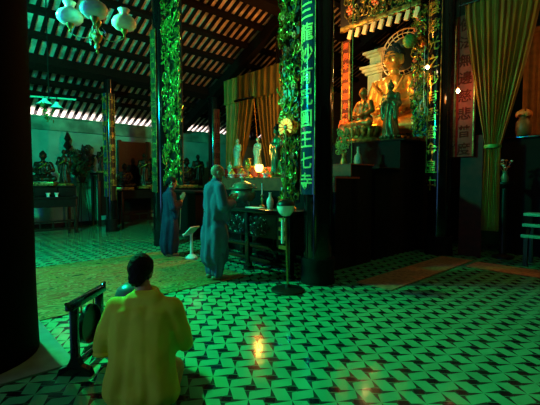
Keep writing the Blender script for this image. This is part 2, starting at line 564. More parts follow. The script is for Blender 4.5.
char_board('dark red lettered board on the far pillar left of the curtain', *P1B, .20, .9, 3.9, -PI / 2 - .1, .5,
           '山川日月同光福壽', .24, 3.65, .34, 'redboard', 'redmark')
char_board('dim blue lettered board on the far pillar behind the carved screen', *P2B, .19, 1.2, 5.0, -PI / 2 - .3, .5,
           '世界大千普照明德', .24, 4.6, .42, 'blueboard', 'giltgreen')

# ------------------------------------------------------------------ lights
def lamp(name, kind, loc, energy, col, size=.1, rot=None, sy=None):
    l = bpy.data.lights.new(name, kind); l.energy = energy; l.color = col
    if kind == 'AREA':
        l.size = size
        if sy: l.shape = 'RECTANGLE'; l.size_y = sy
    elif kind == 'POINT' or kind == 'SPOT': l.shadow_soft_size = size
    o = bpy.data.objects.new(name, l); COL.objects.link(o); o.location = loc
    if rot: o.rotation_euler = rot
    return o


KEY = Vector((-4.35, 5.15, 3.95))
lamp('key_tube_light', 'POINT', KEY - Vector((0, 0, .16))  , 770, (.006, 1., .27), .12)
sp_ = lamp('key_fill_spot', 'SPOT', KEY - Vector((-.05, .05, .2)), 1050, (.004, 1., .22), .10)  # added spot with no fixture, brightens the middle of the floor
sp_.data.spot_size = R(54); sp_.data.spot_blend = 1.; sp_.rotation_euler = (Vector((-.5, 3.5, 0)) - sp_.location).to_track_quat('-Z', 'Y').to_euler()
lamp('blue_accent_light', 'POINT', KEY + Vector((-.15, -.35, -.3)), 260, (.0, .35, 1.), .25)  # added blue point light beside the key for cyan glints, has no tube
w = bpy.data.worlds.new('dusk'); SC.world = w; w.use_nodes = True
w.node_tree.nodes['Background'].inputs[0].default_value = (.05, .12, .16, 1); w.node_tree.nodes['Background'].inputs[1].default_value = .012
# daylight under the eave of the left wall
a = lamp('eave_daylight', 'AREA', W(6., 14.6, 2.3), 3000, (1., .86, .84), 14, None, .8)
a.rotation_euler = (R(180 - 20), 0, ROT)
# added blue area light at the unseen doorway, gives the pillar its blue streak
a = lamp('added_doorway_light', 'AREA', W(U0 - .5, 3.6, 1.7), 60, (.15, .45, 1.), 2.4, (PI / 2, 0, ROT - PI / 2), 2.6)
# warm lamp high behind the visitor
lamp('rear_hall_lamp', 'POINT', (-2.5, -.3, 2.9), 20, (1., .80, .22), .25)
# altar lamps, plus unseen warm lights added for curtain and roof
lamp('altar_flame_light', 'POINT', W(4.98, 5.75, 1.98), 18, (1., .42, .06), .05)
lamp('niche_light', 'POINT', W(6.9, 5.8, 3.85), 190, (1., .27, .03), .1)
lamp('pilaster_light', 'POINT', W(8.85, 5.75, 4.4), 8, (1., .60, .18), .06)
lamp('curtain_light', 'POINT', W(6.1, 7.7, 2.35), 9, (1., .42, .08), .08)
lamp('right_altar_light', 'POINT', W(7.2, 2.80, 3.08), 4., (1., .28, .04), .08)
lamp('roof_light', 'POINT', W(6.3, 6.0, 5.2), 62, (1., .36, .08), .08)
lamp('side_altar_fill', 'POINT', W(8.45, .9, 3.7), 22, (1., .40, .08), .08)  # added unseen, brings up the dark cabinet and jar at right
sp_ = lamp('pillar_fill_spot', 'SPOT', KEY + Vector((.1, -.1, .1)), 1700, (.05, 1., .35), .15)  # unseen helper spot, lifts the gold letters on the blue board
sp_.data.spot_size = R(30); sp_.data.spot_blend = 1.; sp_.rotation_euler = (Vector((.35, 5.2, 3.0)) - sp_.location).to_track_quat('-Z', 'Y').to_euler()

# ------------------------------------------------------------------ placing helpers
def at(x, y, u=None, v=None, g=None):
    """hall coordinates (u, v, z) of the spot where a photo pixel meets a plane u=, v= or height g="""
    q = (x - 286) / 382
    if g is not None:
        Z = 382 * (H - g) / (y - 182); X = q * Z
        return ((X + Z) * S, (Z - X) * S, g)
    if u is not None: v = u * (1 - q) / (1 + q)
    else: u = v * (1 + q) / (1 - q)
    Z = (u + v) * S
    return (u, v, H + (182 - y) * Z / 382)


def T(name, label, cat, u, v, z=0., rz=0., group=None):
    return thing(name, label, cat, W(u, v, z), ROT + rz, group)


# ------------------------------------------------------------------ carved gilt screens
def curls(mb, y0, y1, z0, z1, n, sc=1., depth=.05, rng=None, leaf=.7):
    rng = rng or random
    for i in range(n):
        cy, cz = rng.uniform(y0, y1), rng.uniform(z0, z1)
        rad = rng.uniform(.035, .085) * sc; turns = rng.uniform(.7, 1.5); a0 = rng.uniform(0, 2 * PI); sg = rng.choice((-1, 1))
        pts = []; rr = []
        K = 9
        for k in range(K):
            t = k / (K - 1); a = a0 + sg * turns * 2 * PI * t; r = rad * (1 - .75 * t)
            pts.append((rng.uniform(-.004, .004) - depth * (.3 + .7 * math.sin(PI * t)), cy + r * math.cos(a), cz + r * 1.25 * math.sin(a)))
            rr.append(.012 * sc * (1.15 - .7 * t))
        mb.tube(pts, rr, 5)
    for i in range(int(n * leaf)):
        cy, cz = rng.uniform(y0, y1), rng.uniform(z0, z1)
        q = Quaternion((1, 0, 0), rng.uniform(0, 2 * PI)) @ Quaternion((0, 0, 1), rng.uniform(-.8, .8)) @ Quaternion((0, 1, 0), rng.uniform(-.6, .6))
        mb.ell((-rng.uniform(.2, 1.2) * depth, cy, cz), (.010 * sc, .016 * sc * rng.uniform(.7, 1.6), .05 * sc * rng.uniform(.6, 1.2)), q.to_matrix(), sub=1)


def carved_screen(label, u, v0, v1, z0, z1, n, seed, nb=5, sc=1.):
    rng = random.Random(seed)
    t = T('carved_screen', label, 'carved screen', u, (v0 + v1) / 2, z0)
    w = (v1 - v0) / 2; h = z1 - z0
    MB().box((.03, 0, h / 2), (.02, 2 * w * .9, h)).build('backing', 'dark', t, smooth=False)
    mb = MB(); curls(mb, -w, w, .03, h, n, sc, rng=rng)
    # wavy vine that carries the scrolls
    for s in (-.5, .45):
        mb.tube([(-.03, w * s + w * .35 * math.sin(k * 1.1 + s), h * k / 40) for k in range(41)], .014, 6)
    mb.build('carving', 'giltgreen', t)
    for k in range(nb):
        cy, cz = rng.uniform(-w * .7, w * .7), h * (k + .3 + .5 * rng.random()) / nb
        b = MB().ell((-.06, cy, cz), (.018, .022, .022), sub=1)
        for j in range(6):
            a = j * PI / 3
            b.ell((-.05, cy + .03 * math.cos(a), cz + .03 * math.sin(a)), (.012, .020, .020), sub=1)
        b.build('flower_boss', 'redgold', t)
    return t


carved_screen('tall gilded openwork screen on left side of the blue lettered pillar', 4.02, 3.76, 4.12, 1.12, 5.2, 190, 3, 16)
carved_screen('tall gilded openwork screen on the pillar behind the woman in navy', 3.98, 6.95, 7.70, 1.35, 5.7, 280, 4, 8)
carved_screen('gilded openwork screen hanging left of the pillar by the golden Buddha', 7.52, 3.56, 3.86, 2.35, 4.9, 95, 5, 8, 1.1)
# valance over the Buddha bay
t = T('carved_valance', 'gilded carved valance above the golden Buddha', 'valance', 7.5, 4.75, 4.95)
MB().box((.03, 0, .6), (.03, 1.9, 1.2)).build('backing', 'dark', t, smooth=False)
mb = MB(); curls(mb, -1.0, .75, .10, 1.2, 150, 1.5, rng=random.Random(9)); mb.build('carving', 'giltlow', t)
mb = MB().box((-.05, -.1, .02), (.10, 1.95, .10), bev=.01); mb.build('beam', 'giltlow', t)
for k in range(9):
    MB().box((-.05, .62 - k * .2, -.14), (.05, .10, .20), Matrix.Rotation(R(18), 3, 'X'), bev=.008).build('bracket_slat', 'cream', t)
for k in range(5):
    b = MB().ell((-.09, .6 - k * .33, .4 + .25 * (k % 2)), (.03, .055, .055), sub=2)
    for j in range(6):
        b.ell((-.075, .6 - k * .33 + .08 * math.cos(j * PI / 3), .4 + .25 * (k % 2) + .08 * math.sin(j * PI / 3)), (.02, .04, .04), sub=1)
    b.build('flower_boss', 'redgold', t)
# green pompom ornament hung in front of the screen
p = at(405, 46, u=7.2)
t = T('pompom_ornament', 'round green leafy ornament hanging beside the Buddha halo', 'ornament', p[0], p[1], p[2])
mb = MB(); rng = random.Random(2)
for k in range(150):
    d = Vector((rng.gauss(0, 1), rng.gauss(0, 1), rng.gauss(0, 1))).normalized()
    mb.ell(d * .12, (.014, .03, .06), d.to_track_quat('X', 'Z').to_matrix() @ Matrix.Rotation(rng.uniform(0, 6), 3, 'X'), sub=1)
mb.ell((0, 0, 0), .12); mb.build('leaves', 'leafg', t)
MB().cyl((0, 0, .1), (0, 0, 1.2), .006, seg=5).build('cord', 'darkmatte', t)

# ------------------------------------------------------------------ carved altar table and what stands on it
TU, TV0, TV1, TH_ = 3.86, 3.78, 5.75, 1.0
t = T('altar_table', 'long dark carved altar table with pearl inlay behind the standing monk', 'altar table', TU, 0, 0)
y0, y1 = TV0, TV1
MB().box((.36, (y0 + y1) / 2, .97), (.80, y1 - y0 + .08, .06), bev=.012).build('tabletop', 'black', t)
for x in (.05, .68):
    for yy in (y0 + .05, (y0 + y1) / 2, y1 - .05):
        MB().box((x, yy, .47), (.09, .09, .94), bev=.012).box((x, yy, .03), (.13, .13, .06), bev=.015).build('leg', 'black', t)
for z in (.42, .20):
    MB().box((.05, (y0 + y1) / 2, z), (.05, y1 - y0 - .1, .07), bev=.008).build('rail', 'black', t)
MB().box((.68, (y0 + y1) / 2, .2), (.05, y1 - y0 - .1, .07), bev=.008).build('rail', 'black', t)
pn = MB().box((.06, (y0 + y1) / 2 + .12, .74), (.03, y1 - y0 - .42, .36)).build('front_panel', 'dark', t, smooth=False)
mb = MB(); rng = random.Random(11)
for k in range(70):
    yy = rng.uniform(y0 + .55, y1 - .2); zz = rng.choice((.66, .80)) + rng.uniform(-.07, .07)
    a = rng.uniform(0, PI)
    MB().box((.042, yy, zz), (.008, .012 + .05 * rng.random(), .010), Matrix.Rotation(a, 3, 'X')).build('inlay', 'inlay', pn, smooth=False)
mb = MB(); curls(mb, y0 + .5, y1 - .2, .60, .88, 80, .7, .03, rng); mb.build('relief', 'dark', pn).location = (.05, 0, 0)
sp = MB().box((.05, y0 + .17, .66), (.05, .26, .56), bev=.006).build('end_panel', 'dark', t)
for k in range(4):
    MB().box((.020, y0 + .17, .87 - k * .135), (.02, .15, .055), bev=.008).build('gilt_square', 'gold', sp)
MB().box((.36, y0 + .02, .68), (.62, .03, .52), bev=.006).build('side_panel', 'dark', t)
b = at(253, 241, u=TU)
# porcelain basin on the shelf of the table
MB().box((.36, (y0 + y1) / 2, .445), (.60, y1 - y0 - .12, .025)).build('shelf', 'black', t, smooth=False)
t = T('porcelain_basin', 'white porcelain bowl on the low shelf of the carved altar table', 'bowl', TU + .19, 4.83, .4585)
MB().lathe([(.05, 0), (.06, .02), (.11, .09), (.13, .14), (.122, .14), (.10, .09), (.05, .03), (0, .03)], 24).build('bowl', 'porcelain', t)


def on_table(x, du): # spot on the table in the line of a photo column
    p = at(x, 200, u=TU + du); return p[0], p[1]


u, v = on_table(243, .42)
t = T('incense_burner', 'large lidded bronze incense burner on the carved altar table', 'incense burner', u, v, 1.0)
bd = MB().lathe([(.10, .06), (.17, .09), (.215, .16), (.225, .22), (.20, .27), (.19, .285), (.25, .30), (.25, .32), (.19, .325), (.17, .32)], 32)
for k in range(3):
    a = k * 2 * PI / 3 + .5
    bd.cap((.13 * math.cos(a), .13 * math.sin(a), .10), (.17 * math.cos(a), .17 * math.sin(a), .015), .035, .015)
bd.build('bowl', 'bronze', t)
MB().lathe([(.20, .326), (.18, .37), (.12, .41), (.05, .43), (.03, .45), (.045, .475), (.03, .50), (0, .51)], 28).build('lid', 'bronze', t)
for s in (-1, 1):
    MB().tube([(0, s * .20, .24), (0, s * .29, .26), (0, s * .30, .36), (0, s * .25, .38)], .016).build('handle', 'bronze', t)
u, v = on_table(270, .35)
t = T('porcelain_bottle', 'slender white porcelain bottle on altar table right of the incense burner', 'bottle', u, v, 1.0)
MB().lathe([(.045, 0), (.05, .02), (.062, .07), (.055, .13), (.025, .18), (.018, .23), (.026, .25), (0, .25)], 20).build('body', 'porcelain', t)
u, v = on_table(285, .38)
t = T('flower_vase', 'dark vase with pale rim holding tall green stems on altar table end', 'vase', u, v, 1.0)
MB().lathe([(.055, 0), (.06, .02), (.09, .10), (.075, .17), (.045, .21), (.04, .23), (.0, .22)], 22).build('body', 'bronze', t)
MB().lathe([(.043, .225), (.06, .29), (.065, .335), (.055, .335), (.03, .24), (0, .24)], 22).build('rim', 'porcelain', t)
mb = MB(); rng = random.Random(5)
for k in range(16):
    a = rng.uniform(0, 2 * PI); l = rng.uniform(.3, .55); w_ = rng.uniform(.03, .16)
    pts = [(w_ * j / 5 * math.cos(a), w_ * j / 5 * math.sin(a), .28 + l * j / 5) for j in range(6)]
    mb.tube(pts, .005, 4)
    for j in range(2, 6):
        mb.ell(Vector(pts[j]) + Vector((rng.uniform(-.03, .03), rng.uniform(-.03, .03), 0)), (.006, .022, .05), Matrix.Rotation(rng.uniform(0, 6), 3, 'Z') @ Matrix.Rotation(rng.uniform(-.8, .8), 3, 'X'), sub=1)
mb.build('stems', 'leafg', t)
u, v = on_table(255, .12)
t = T('white_tray', 'flat white tray lying on altar table edge before the incense burner', 'tray', u, v, 1.0)
MB().box((0, 0, .008), (.12, .36, .016), bev=.005).build('tray', 'paper', t)
for x, lab, du, hgt in ((262, 'brass candlestick with white candle close right of the incense burner', .5, .2), (294, 'brass candlestick with white candle at right end of altar table', .45, .16)):
    u, v = on_table(x, du)
    t = T('candlestick', lab, 'candlestick', u, v, 1.0)
    MB().lathe([(.05, 0), (.045, .015), (.015, .03), (.012, .10), (.024, .12), (.012, .14), (.012, .17), (.032, .19), (.03, .2), (0, .2)], 18).build('stand', 'brass', t)
    MB().cyl((0, 0, .2), (0, 0, .2 + hgt), .011, seg=10).build('candle', 'white', t)

# ------------------------------------------------------------------ figures
def seated(mb, k=1., hands='lap', detail=True):
    """cross-legged figure about 1.0*k high, facing +x"""
    P = lambda x, y, z: Vector((x * k, y * k, z * k))
    e = lambda c, r, rot=None, sub=2: mb.ell(P(*c), tuple(a * k for a in r), rot, sub)
    c = lambda a, b, r0, r1: mb.cap(P(*a), P(*b), r0 * k, r1 * k)
    e((0, 0, .20), (.20, .25, .14)); e((.0, 0, .42), (.145, .20, .24)); e((.02, 0, .56), (.13, .21, .11))
    for s in (-1, 1):
        c((.0, s * .13, .14), (.20, s * .36, .09), .12, .09)
        c((.20, s * .36, .085), (.33, -s * .02, .08), .085, .06)
        c((-.01, s * .20, .585), (.02, s * .285, .38), .072, .062)
        c((.02, s * .285, .38), (.22, s * .10, .27), .06, .045)
        e((.25, s * .05, .26), (.06, .06, .03))
        for f in range(4):
            c((.27, s * .05 + (f - 1.5) * .02, .275), (.315, -s * .01 + (f - 1.5) * .015, .265), .012, .010)
    c((0.01, 0, .62), (.015, 0, .72), .062, .055)
    e((.02, 0, .83), (.105, .092, .125), sub=3); e((.035, 0, .765), (.075, .068, .06))
    if detail:
        c((.122, 0, .845), (.140, 0, .805), .012, .020)
        c((.11, -.025, .773), (.11, .025, .773), .012, .012)
        for s in (-1, 1):
            c((.112, s * .02, .868), (.092, s * .065, .866), .010, .008)
            e((.105, s * .038, .842), (.015, .022, .008))
            e((.01, s * .098, .815), (.028, .014, .06))
            e((.095, s * .05, .80), (.02, .025, .03))
    return mb


def standing(mb, k=1.):
    """robed standing figure about 1.0*k high, facing +x, palms together"""
    P = lambda x, y, z: Vector((x * k, y * k, z * k))
    e = lambda c, r, sub=2: mb.ell(P(*c), tuple(a * k for a in r), None, sub)
    c = lambda a, b, r0, r1: mb.cap(P(*a), P(*b), r0 * k, r1 * k)
    c((0, 0, .05), (0, 0, .40), .15, .11); c((0, 0, .40), (0, 0, .72), .115, .10)
    e((0, 0, .72), (.085, .15, .075))
    for s in (-1, 1):
        c((0, s * .13, .74), (.03, s * .165, .57), .05, .05)
        c((.03, s * .165, .57), (.13, s * .03, .63), .055, .03)
        c((.06, s * .14, .54), (.05, s * .13, .33), .05, .03)
        e((.145, s * .014, .66), (.016, .014, .04))
    c((0, 0, .78), (.005, 0, .84), .04, .038)
    e((.01, 0, .905), (.065, .056, .082), 3)
    c((.072, 0, .91), (.082, 0, .888), .006, .011)
    for s in (-1, 1):
        e((.0, s * .06, .90), (.016, .008, .03)); c((.066, s * .014, .925), (.056, s * .038, .924), .006, .005)
    return mb


def pleats(n, amp, k=1.):
    def f(co):
        a = math.atan2(co.y, co.x)
        return amp * math.sin(n * a + 3 * math.sin(co.z * 5 / k)) * (1 if co.z < .64 * k else 0)
    return f


def lotus(mb, r, h, n=18):
    mb.lathe([(r * .95, 0), (r, h * .15), (r * .8, h * .35), (r * .78, h * .5), (r * .98, h * .8), (r * .98, h), (0, h)], 32)
    for j in range(n):
        a = j * 2 * PI / n
        mb.ell((r * .93 * math.cos(a), r * .93 * math.sin(a), h * .68), (r * .10, r * .15, h * .34), Matrix.Rotation(a, 3, 'Z') @ Matrix.Rotation(.35, 3, 'Y'))
    return mb


# ------------------------------------------------------------------ stepped altar behind the table
t = T('stepped_altar', 'stepped altar with red cloth behind the carved altar table', 'altar', 4.86, 5.7, 0)
MB().box((.30, -.2, .75), (.6, 3.5, 1.5)).build('lower_step', 'darkmatte', t, smooth=False)
MB().box((.72, -.2, .86), (.62, 3.5, 1.72)).build('upper_step', 'darkmatte', t, smooth=False)
MB().box((.30, -.2, 1.49), (.66, 3.54, .03), bev=.006).box((-.012, -.2, 1.38), (.02, 3.52, .24)).build('lower_cloth', 'redcloth', t)
MB().box((.72, -.2, 1.715), (.68, 3.54, .02), bev=.006).box((.395, -.2, 1.62), (.02, 3.52, .19)).build('upper_cloth', 'redcloth', t)
LS, US = 1.506, 1.726
# lit oil lamp
p = at(259, 167, u=5.0)
t = T('oil_lamp', 'glowing glass oil lamp burning among the celadon statuettes', 'lamp', p[0], p[1], LS)
MB().lathe([(.06, 0), (.065, .015), (.02, .035), (.02, .07), (.05, .09), (.055, .11), (0, .11)], 20).build('stand', 'brass', t)
MB().lathe([(.05, .112), (.078, .16), (.085, .215), (.07, .26), (.062, .262), (.075, .215), (.07, .165), (.04, .122), (0, .12)], 22).build('glass', 'glassy', t)
MB().lathe([(.012, .14), (.026, .17), (.016, .21), (0, .245)], 12).build('flame', 'bulb', t)
# celadon statuettes
def celadon(lab, x, u, z, k, m='statue_g'):
    p = at(x, 150, u=u)
    t = T('statuette', lab, 'statuette', p[0], p[1], z, PI)
    standing(MB(), k).build('figure', m, t, fuse=.011 * k / .6, soft=2, disp=pleats(9, .004 * k, k)).location = (0, 0, .08 * k)
    lotus(MB(), .19 * k, .10 * k, 14).build('lotus_base', 'giltlow', t)
    return t


celadon('pale green robed statuette, left one of the pair on the stepped altar', 238, 5.45, US, .64)
celadon('pale green robed statuette directly behind the glowing oil lamp', 258, 5.5, US, .62)
celadon('pale green robed statuette at far right beside the carved screen', 292.5, 5.1, LS, .42)
celadon('small pale green statuette at the left end of the stepped altar', 230, 5.1, LS, .34)
# dark figure with fan
p = at(277, 150, u=5.06)
t = T('guardian_statue', 'tall dark green bronze standing statue left of the orange fan wheel', 'statue', p[0], p[1], LS, PI - .3)
standing(MB(), .88).build('figure', 'statue_gr', t, fuse=.013, soft=2, disp=pleats(7, .008, .88)).location = (0, 0, .07)
lotus(MB(), .14, .10, 14).build('lotus_base', 'giltlow', t)
MB().ell((.005, 0, .93), (.068, .062, .06)).ell((0, 0, .995), (.03, .03, .03)).build('topknot', 'hair', t)
p = at(285.5, 128, u=3.9)
t = T('fan_wheel', 'orange spoked fan wheel with added glow on thin pole in front of the carved screen', 'fan', p[0], p[1], 1.0)
zc = p[2] - 1.0
MB().lathe([(.05, 0), (.045, .015), (.009, .03), (.009, zc - .03)], 14).build('pole', 'brass', t)
MB().ell((-.005, 0, zc), (.014, .030, .030)).build('hub', 'bronze', t)
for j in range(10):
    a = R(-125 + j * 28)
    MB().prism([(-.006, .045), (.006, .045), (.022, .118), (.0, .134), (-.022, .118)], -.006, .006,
               Matrix.Translation((0, 0, zc)) @ Matrix.Rotation(-a, 4, 'X') @ Matrix.Rotation(PI / 2, 4, 'Z')).build('fan_blade', 'fan_glow', t)
MB().tube([(0, 138e-3 * math.sin(R(-130 + j * 8.7)), zc + 138e-3 * math.cos(R(-130 + j * 8.7))) for j in range(31)], .006).build('rim', 'brass', t)
# offerings
def fruit_plate(lab, x, u, z, m, n, grp):
    p = at(x, 170, u=u)
    t = T('fruit_plate', lab, 'plate', p[0], p[1], z)
    MB().lathe([(.05, 0), (.06, .03), (.03, .045), (.105, .075), (.103, .083), (0, .06)], 24).build('plate', 'porcelain', t)
    k = 0
    for (dx, dy, dz) in ((.05, 0, 0), (-.05, .01, 0), (0, .055, 0), (0, -.055, 0), (0, 0, .06), (.05, .05, .02)):
        if k >= n: break
        k += 1
        w_ = W(p[0] + dx, p[1] + dy, z + .105 + dz)
        nm, rr = ('orange', (.036, .036, .034))
        if m == 'banana': nm, rr = 'yellow_fruit', (.030, .036, .028)
        o = MB().ell((0, 0, 0), rr).cyl((0, 0, .030), (0, 0, .040), .005, seg=5).build(nm, m, None)
        o.location = w_
        where = ('front', 'back', 'left', 'right', 'top', 'rear left')[k - 1]
        tag(o, '%s %s on %s' % (where, nm.replace('_', ' '), lab.split(' with')[0].split(' of ')[0] + ' ' + grp), 'fruit', 'fruit offered on the stepped altar')


fruit_plate('white footed plate of oranges just right of the oil lamp', 266, 5.0, LS, 'fruit', 5, 'by the oil lamp')
fruit_plate('white footed plate of oranges between the two green statuettes', 242, 5.0, LS, 'fruit', 5, 'between the green statuettes')
fruit_plate('white footed plate of yellow fruit at left of stepped altar', 232, 5.0, LS, 'banana', 5, 'at left of stepped altar')
p = at(249, 160, u=5.0)
t = T('offering_stand', 'small gilt offering stand left of the glowing oil lamp', 'stand', p[0], p[1], LS)
MB().lathe([(.08, 0), (.07, .03), (.03, .06), (.035, .14), (.10, .20), (.11, .24), (0, .23)], 6).build('stand', 'giltgreen', t)
mb = MB(); curls(mb, -.08, .08, .22, .38, 16, .6, .02, random.Random(3)); mb.build('carving', 'giltgreen', t)

# ------------------------------------------------------------------ main altar
t = T('main_altar', 'massive black tiered altar carrying the golden Buddha', 'altar', 0, 0, 0)
MB().box((6.52, 5.45, .83), (.86, 3.3, 1.66)).build('front_tier', 'darkmatte', t, smooth=False)
MB().box((7.35, 5.45, 1.12), (.80, 3.3, 2.24)).build('middle_tier', 'darkmatte', t, smooth=False)
MB().box((8.8, 5.35, 1.12), (2.1, 3.3, 2.24)).build('upper_tier', 'darkmatte', t, smooth=False)
for (uu, w_, zt) in ((6.52, .88, 1.67), (7.35, .84, 2.25), (8.8, 2.08, 2.25)):
    MB().box((uu, 5.42, zt), (w_, 3.4, .035), bev=.01).build('ledge', 'darkmatte', t)
# Buddha
BU, BV = at(391, 70, u=8.8)[:2]
t = T('buddha_statue', 'large golden seated Buddha in the lit niche', 'statue', BU, BV, 2.27, PI)
K = 2.30
seated(MB(), K).build('body', 'buddha', t, fuse=.026, soft=2, disp=lambda c: (.020 * math.sin(14 * math.atan2(c.y, c.x + .3) + 2.0 * c.z) if .30 < c.z < 1.45 else 0)).location = (0, 0, .26)
hb = MB()
hb.ell((.0, 0, .885), (.108, .098, .085), sub=3).ell((-.02, 0, .975), (.05, .05, .045))
bm2 = MB()
for i in range(170):
    ph = math.acos(1 - 1.05 * (i + .5) / 170); th_ = i * 2.39996
    d = Vector((math.sin(ph) * math.cos(th_), math.sin(ph) * math.sin(th_), math.cos(ph)))
    if d.x > .62 and d.z < .5: continue
    bm2.ell(((d.x * .108) * K, d.y * .098 * K, (.885 + d.z * .085) * K), .012 * K, sub=1)
for v_ in hb.bm.verts: v_.co *= K
me = bpy.data.meshes.new('t'); bm2.bm.to_mesh(me); hb.bm.from_mesh(me)
h_ = hb.build('hair', 'hair_b', t); h_.location = (0, 0, .26)
lotus(MB(), .82, .27, 22).build('lotus_base', 'giltlow', t)
for s in (-1, 1):
    o = MB().tube([(.123 * K, s * .016 * K, .842 * K), (.120 * K, s * .036 * K, .838 * K), (.100 * K, s * .060 * K, .843 * K)], .006 * K).build('eye', 'hair_b', t); o.location = (0, 0, .26)
    o = MB().tube([(.124 * K, s * .016 * K, .868 * K), (.116 * K, s * .040 * K, .877 * K), (.095 * K, s * .068 * K, .868 * K)], .005 * K).build('brow', 'hair_b', t); o.location = (0, 0, .26)
o = MB().tube([(.112 * K, -.026 * K, .775 * K), (.122 * K, 0, .772 * K), (.112 * K, .026 * K, .775 * K)], .006 * K).build('lips', 'redgold', t); o.location = (0, 0, .26)
# robe edge over the chest
MB().tube([(.36, .44, 1.62), (.40, .30, 1.35), (.44, .05, 1.10), (.42, -.25, .98)], .035).tube([(.34, -.40, 1.62), (.40, -.22, 1.36), (.44, .02, 1.12)], .032).build('robe_edge', 'buddha', t)
hz = .26 + .83 * K + .24
hl = MB()
for rr, tb in ((.62, .016), (.52, .011), (.42, .012)):
    hl.tube([(-.42, rr * math.cos(a * PI / 24), hz + rr * math.sin(a * PI / 24)) for a in range(48)], tb, 6, closed=True)
for j in range(24):
    a = j * PI / 12
    hl.tube([(-.42, .42 * math.cos(a), hz + .42 * math.sin(a)), (-.43, .52 * math.cos(a + .1), hz + .52 * math.sin(a + .1)), (-.42, .62 * math.cos(a), hz + .62 * math.sin(a))], .010, 5)
hl.build('halo', 'cream', t)
MB().lathe([(.44, -.01), (.44, .01), (0, .01)], 40, c=(-.45, 0, hz), axis=(1, 0, 0)).build('halo_disc', 'hair_b', t)
# niche
t = T('altar_niche', 'cream painted niche with stepped capitals framing the golden Buddha', 'niche', 9.62, 4.98, 2.27)
MB().box((.16, 0, 1.5), (.06, 2.4, 3.0)).build('back_panel', 'darkmatte', t, smooth=False)
for s in (-1, 1):
    pl = MB().box((-.02, s * .98, 1.07), (.34, .46, 2.14), bev=.01).build('pilaster', 'cream', t)
    MB().box((-.20, s * .98, 1.1), (.03, .26, 1.7), bev=.012).build('raised_panel', 'cream', pl)
    MB().box((-.04, s * .98, 2.17), (.44, .56, .07), bev=.01).box((-.05, s * .98, 2.25), (.54, .68, .09), bev=.02).box((-.06, s * .98, 2.33), (.62, .78, .06), bev=.01).build('capital', 'cream', pl)
    MB().box((.0, s * .95, 2.50), (.3, .44, .28)).box((-.02, s * .96, 2.66), (.42, .58, .07), bev=.015).box((-.04, s * .96, 2.74), (.52, .72, .07), bev=.015).build('entablature', 'cream', pl)
mb = MB()
for rr in (.80, .74):
    mb.tube([(-.02, rr * math.cos(a * PI / 30), 2.17 + rr * math.sin(a * PI / 30)) for a in range(31)], .035, 8)
mb.build('arch', 'cream', t)
# seated gold monk and green figure in front
p = at(362, 128, u=7.36)
t = T('monk_statue', 'smaller gold seated monk statue with bald head left of the Buddha', 'statue', p[0], p[1], 2.27, PI - .2)
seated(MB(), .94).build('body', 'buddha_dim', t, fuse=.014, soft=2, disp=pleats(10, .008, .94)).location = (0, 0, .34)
lotus(MB(), .38, .36, 16).build('lotus_base', 'giltlow', t)
p = at(388, 140, u=7.32)
t = T('standing_statue', 'dark green standing statue directly before the golden Buddha', 'statue', p[0], p[1], 2.27, PI)
standing(MB(), 1.16).build('figure', 'statue_gr', t, fuse=.017, soft=2, disp=pleats(8, .010, 1.16)).location = (0, 0, .09)
lotus(MB(), .22, .12, 14).build('lotus_base', 'statue_gr', t)
MB().ell((.01, 0, 1.165), (.05, .05, .06)).ell((.01, 0, 1.23), (.025, .025, .05)).build('headdress', 'statue_gr', t)
p = at(343, 128, u=7.45)
t = T('guardian_statue', 'reddish gold small standing statue beside the red lettered board', 'statue', p[0], p[1], 2.27, PI)
standing(MB(), .72).build('figure', 'redgold', t, fuse=.014, soft=2).location = (0, 0, .05)
lotus(MB(), .14, .07, 12).build('lotus_base', 'giltlow', t)
p = at(357, 158, u=6.4)
t = T('glazed_bottle', 'pale green glazed bottle on the dark front tier of the main altar', 'bottle', p[0], p[1], 1.69)
MB().lathe([(.06, 0), (.07, .02), (.085, .14), (.07, .24), (.03, .30), (.026, .40), (.04, .42), (0, .42)], 20).build('body', 'statue_g', t)
p = at(343, 160, u=6.3)
t = T('flower_vase', 'gilt flower vase with curling green leaves near the main altar edge', 'vase', p[0], p[1], 1.69)
MB().lathe([(.05, 0), (.05, .02), (.08, .1), (.05, .2), (.04, .26), (.06, .30), (0, .29)], 20).build('body', 'giltlow', t)
mb = MB(); curls(mb, -.13, .13, .3, .8, 40, .9, .05, random.Random(8)); mb.build('leaves', 'leafg', t)
for x, y, u_, lab in ((345, 188, 5.9, ''),):
    pass
# red lettered boards
def flat_board(lab, u, v, z0, z1, w_, chars, size, rz=PI, mb_='redboard', mt='redmark', post=None):
    t = T('couplet_board', lab, 'plaque', u, v, z0, rz)
    h = z1 - z0
    MB().box((0, 0, h / 2), (.04, w_, h), bev=.008).build('board', mb_, t)
    MB().box((.012, w_ / 2, h / 2), (.05, .03, h), bev=.006).box((.012, -w_ / 2, h / 2), (.05, .03, h), bev=.006).build('border', 'giltlow', t)
    for i, ch in enumerate(chars):
        me = text_mesh(ch, size)
        for vv in me.vertices:
            x, y, z = vv.co; vv.co = (.024 + z, x, h - (i + .6) * h / len(chars) + y)
        o = bpy.data.objects.new('character', me); COL.objects.link(o); o.parent = t; me.materials.append(M[mt])
    return t


p = at(344.5, 45, u=7.95); q = at(344.5, 122, u=7.95)
flat_board('red lettered board left of the golden monk statue', p[0], p[1], q[2], p[2], .22, '南無本師釋迦牟尼', .18, mb_='darkred', mt='redgold')
p = at(459, 22, u=7.7); q = at(459, 140, u=7.7)
flat_board('wide red lettered board between black pillar and green curtain', p[0], p[1], 1.9, p[2], .34, '佛法無邊慈悲普度', .25)
t = T('red_screen', 'dark red carved panel standing below the wide red lettered board', 'panel', p[0] + .08, p[1] - .12, 0)
MB().box((0, 0, 1.15), (.05, .40, 2.3)).build('panel', 'darkred', t, smooth=False)
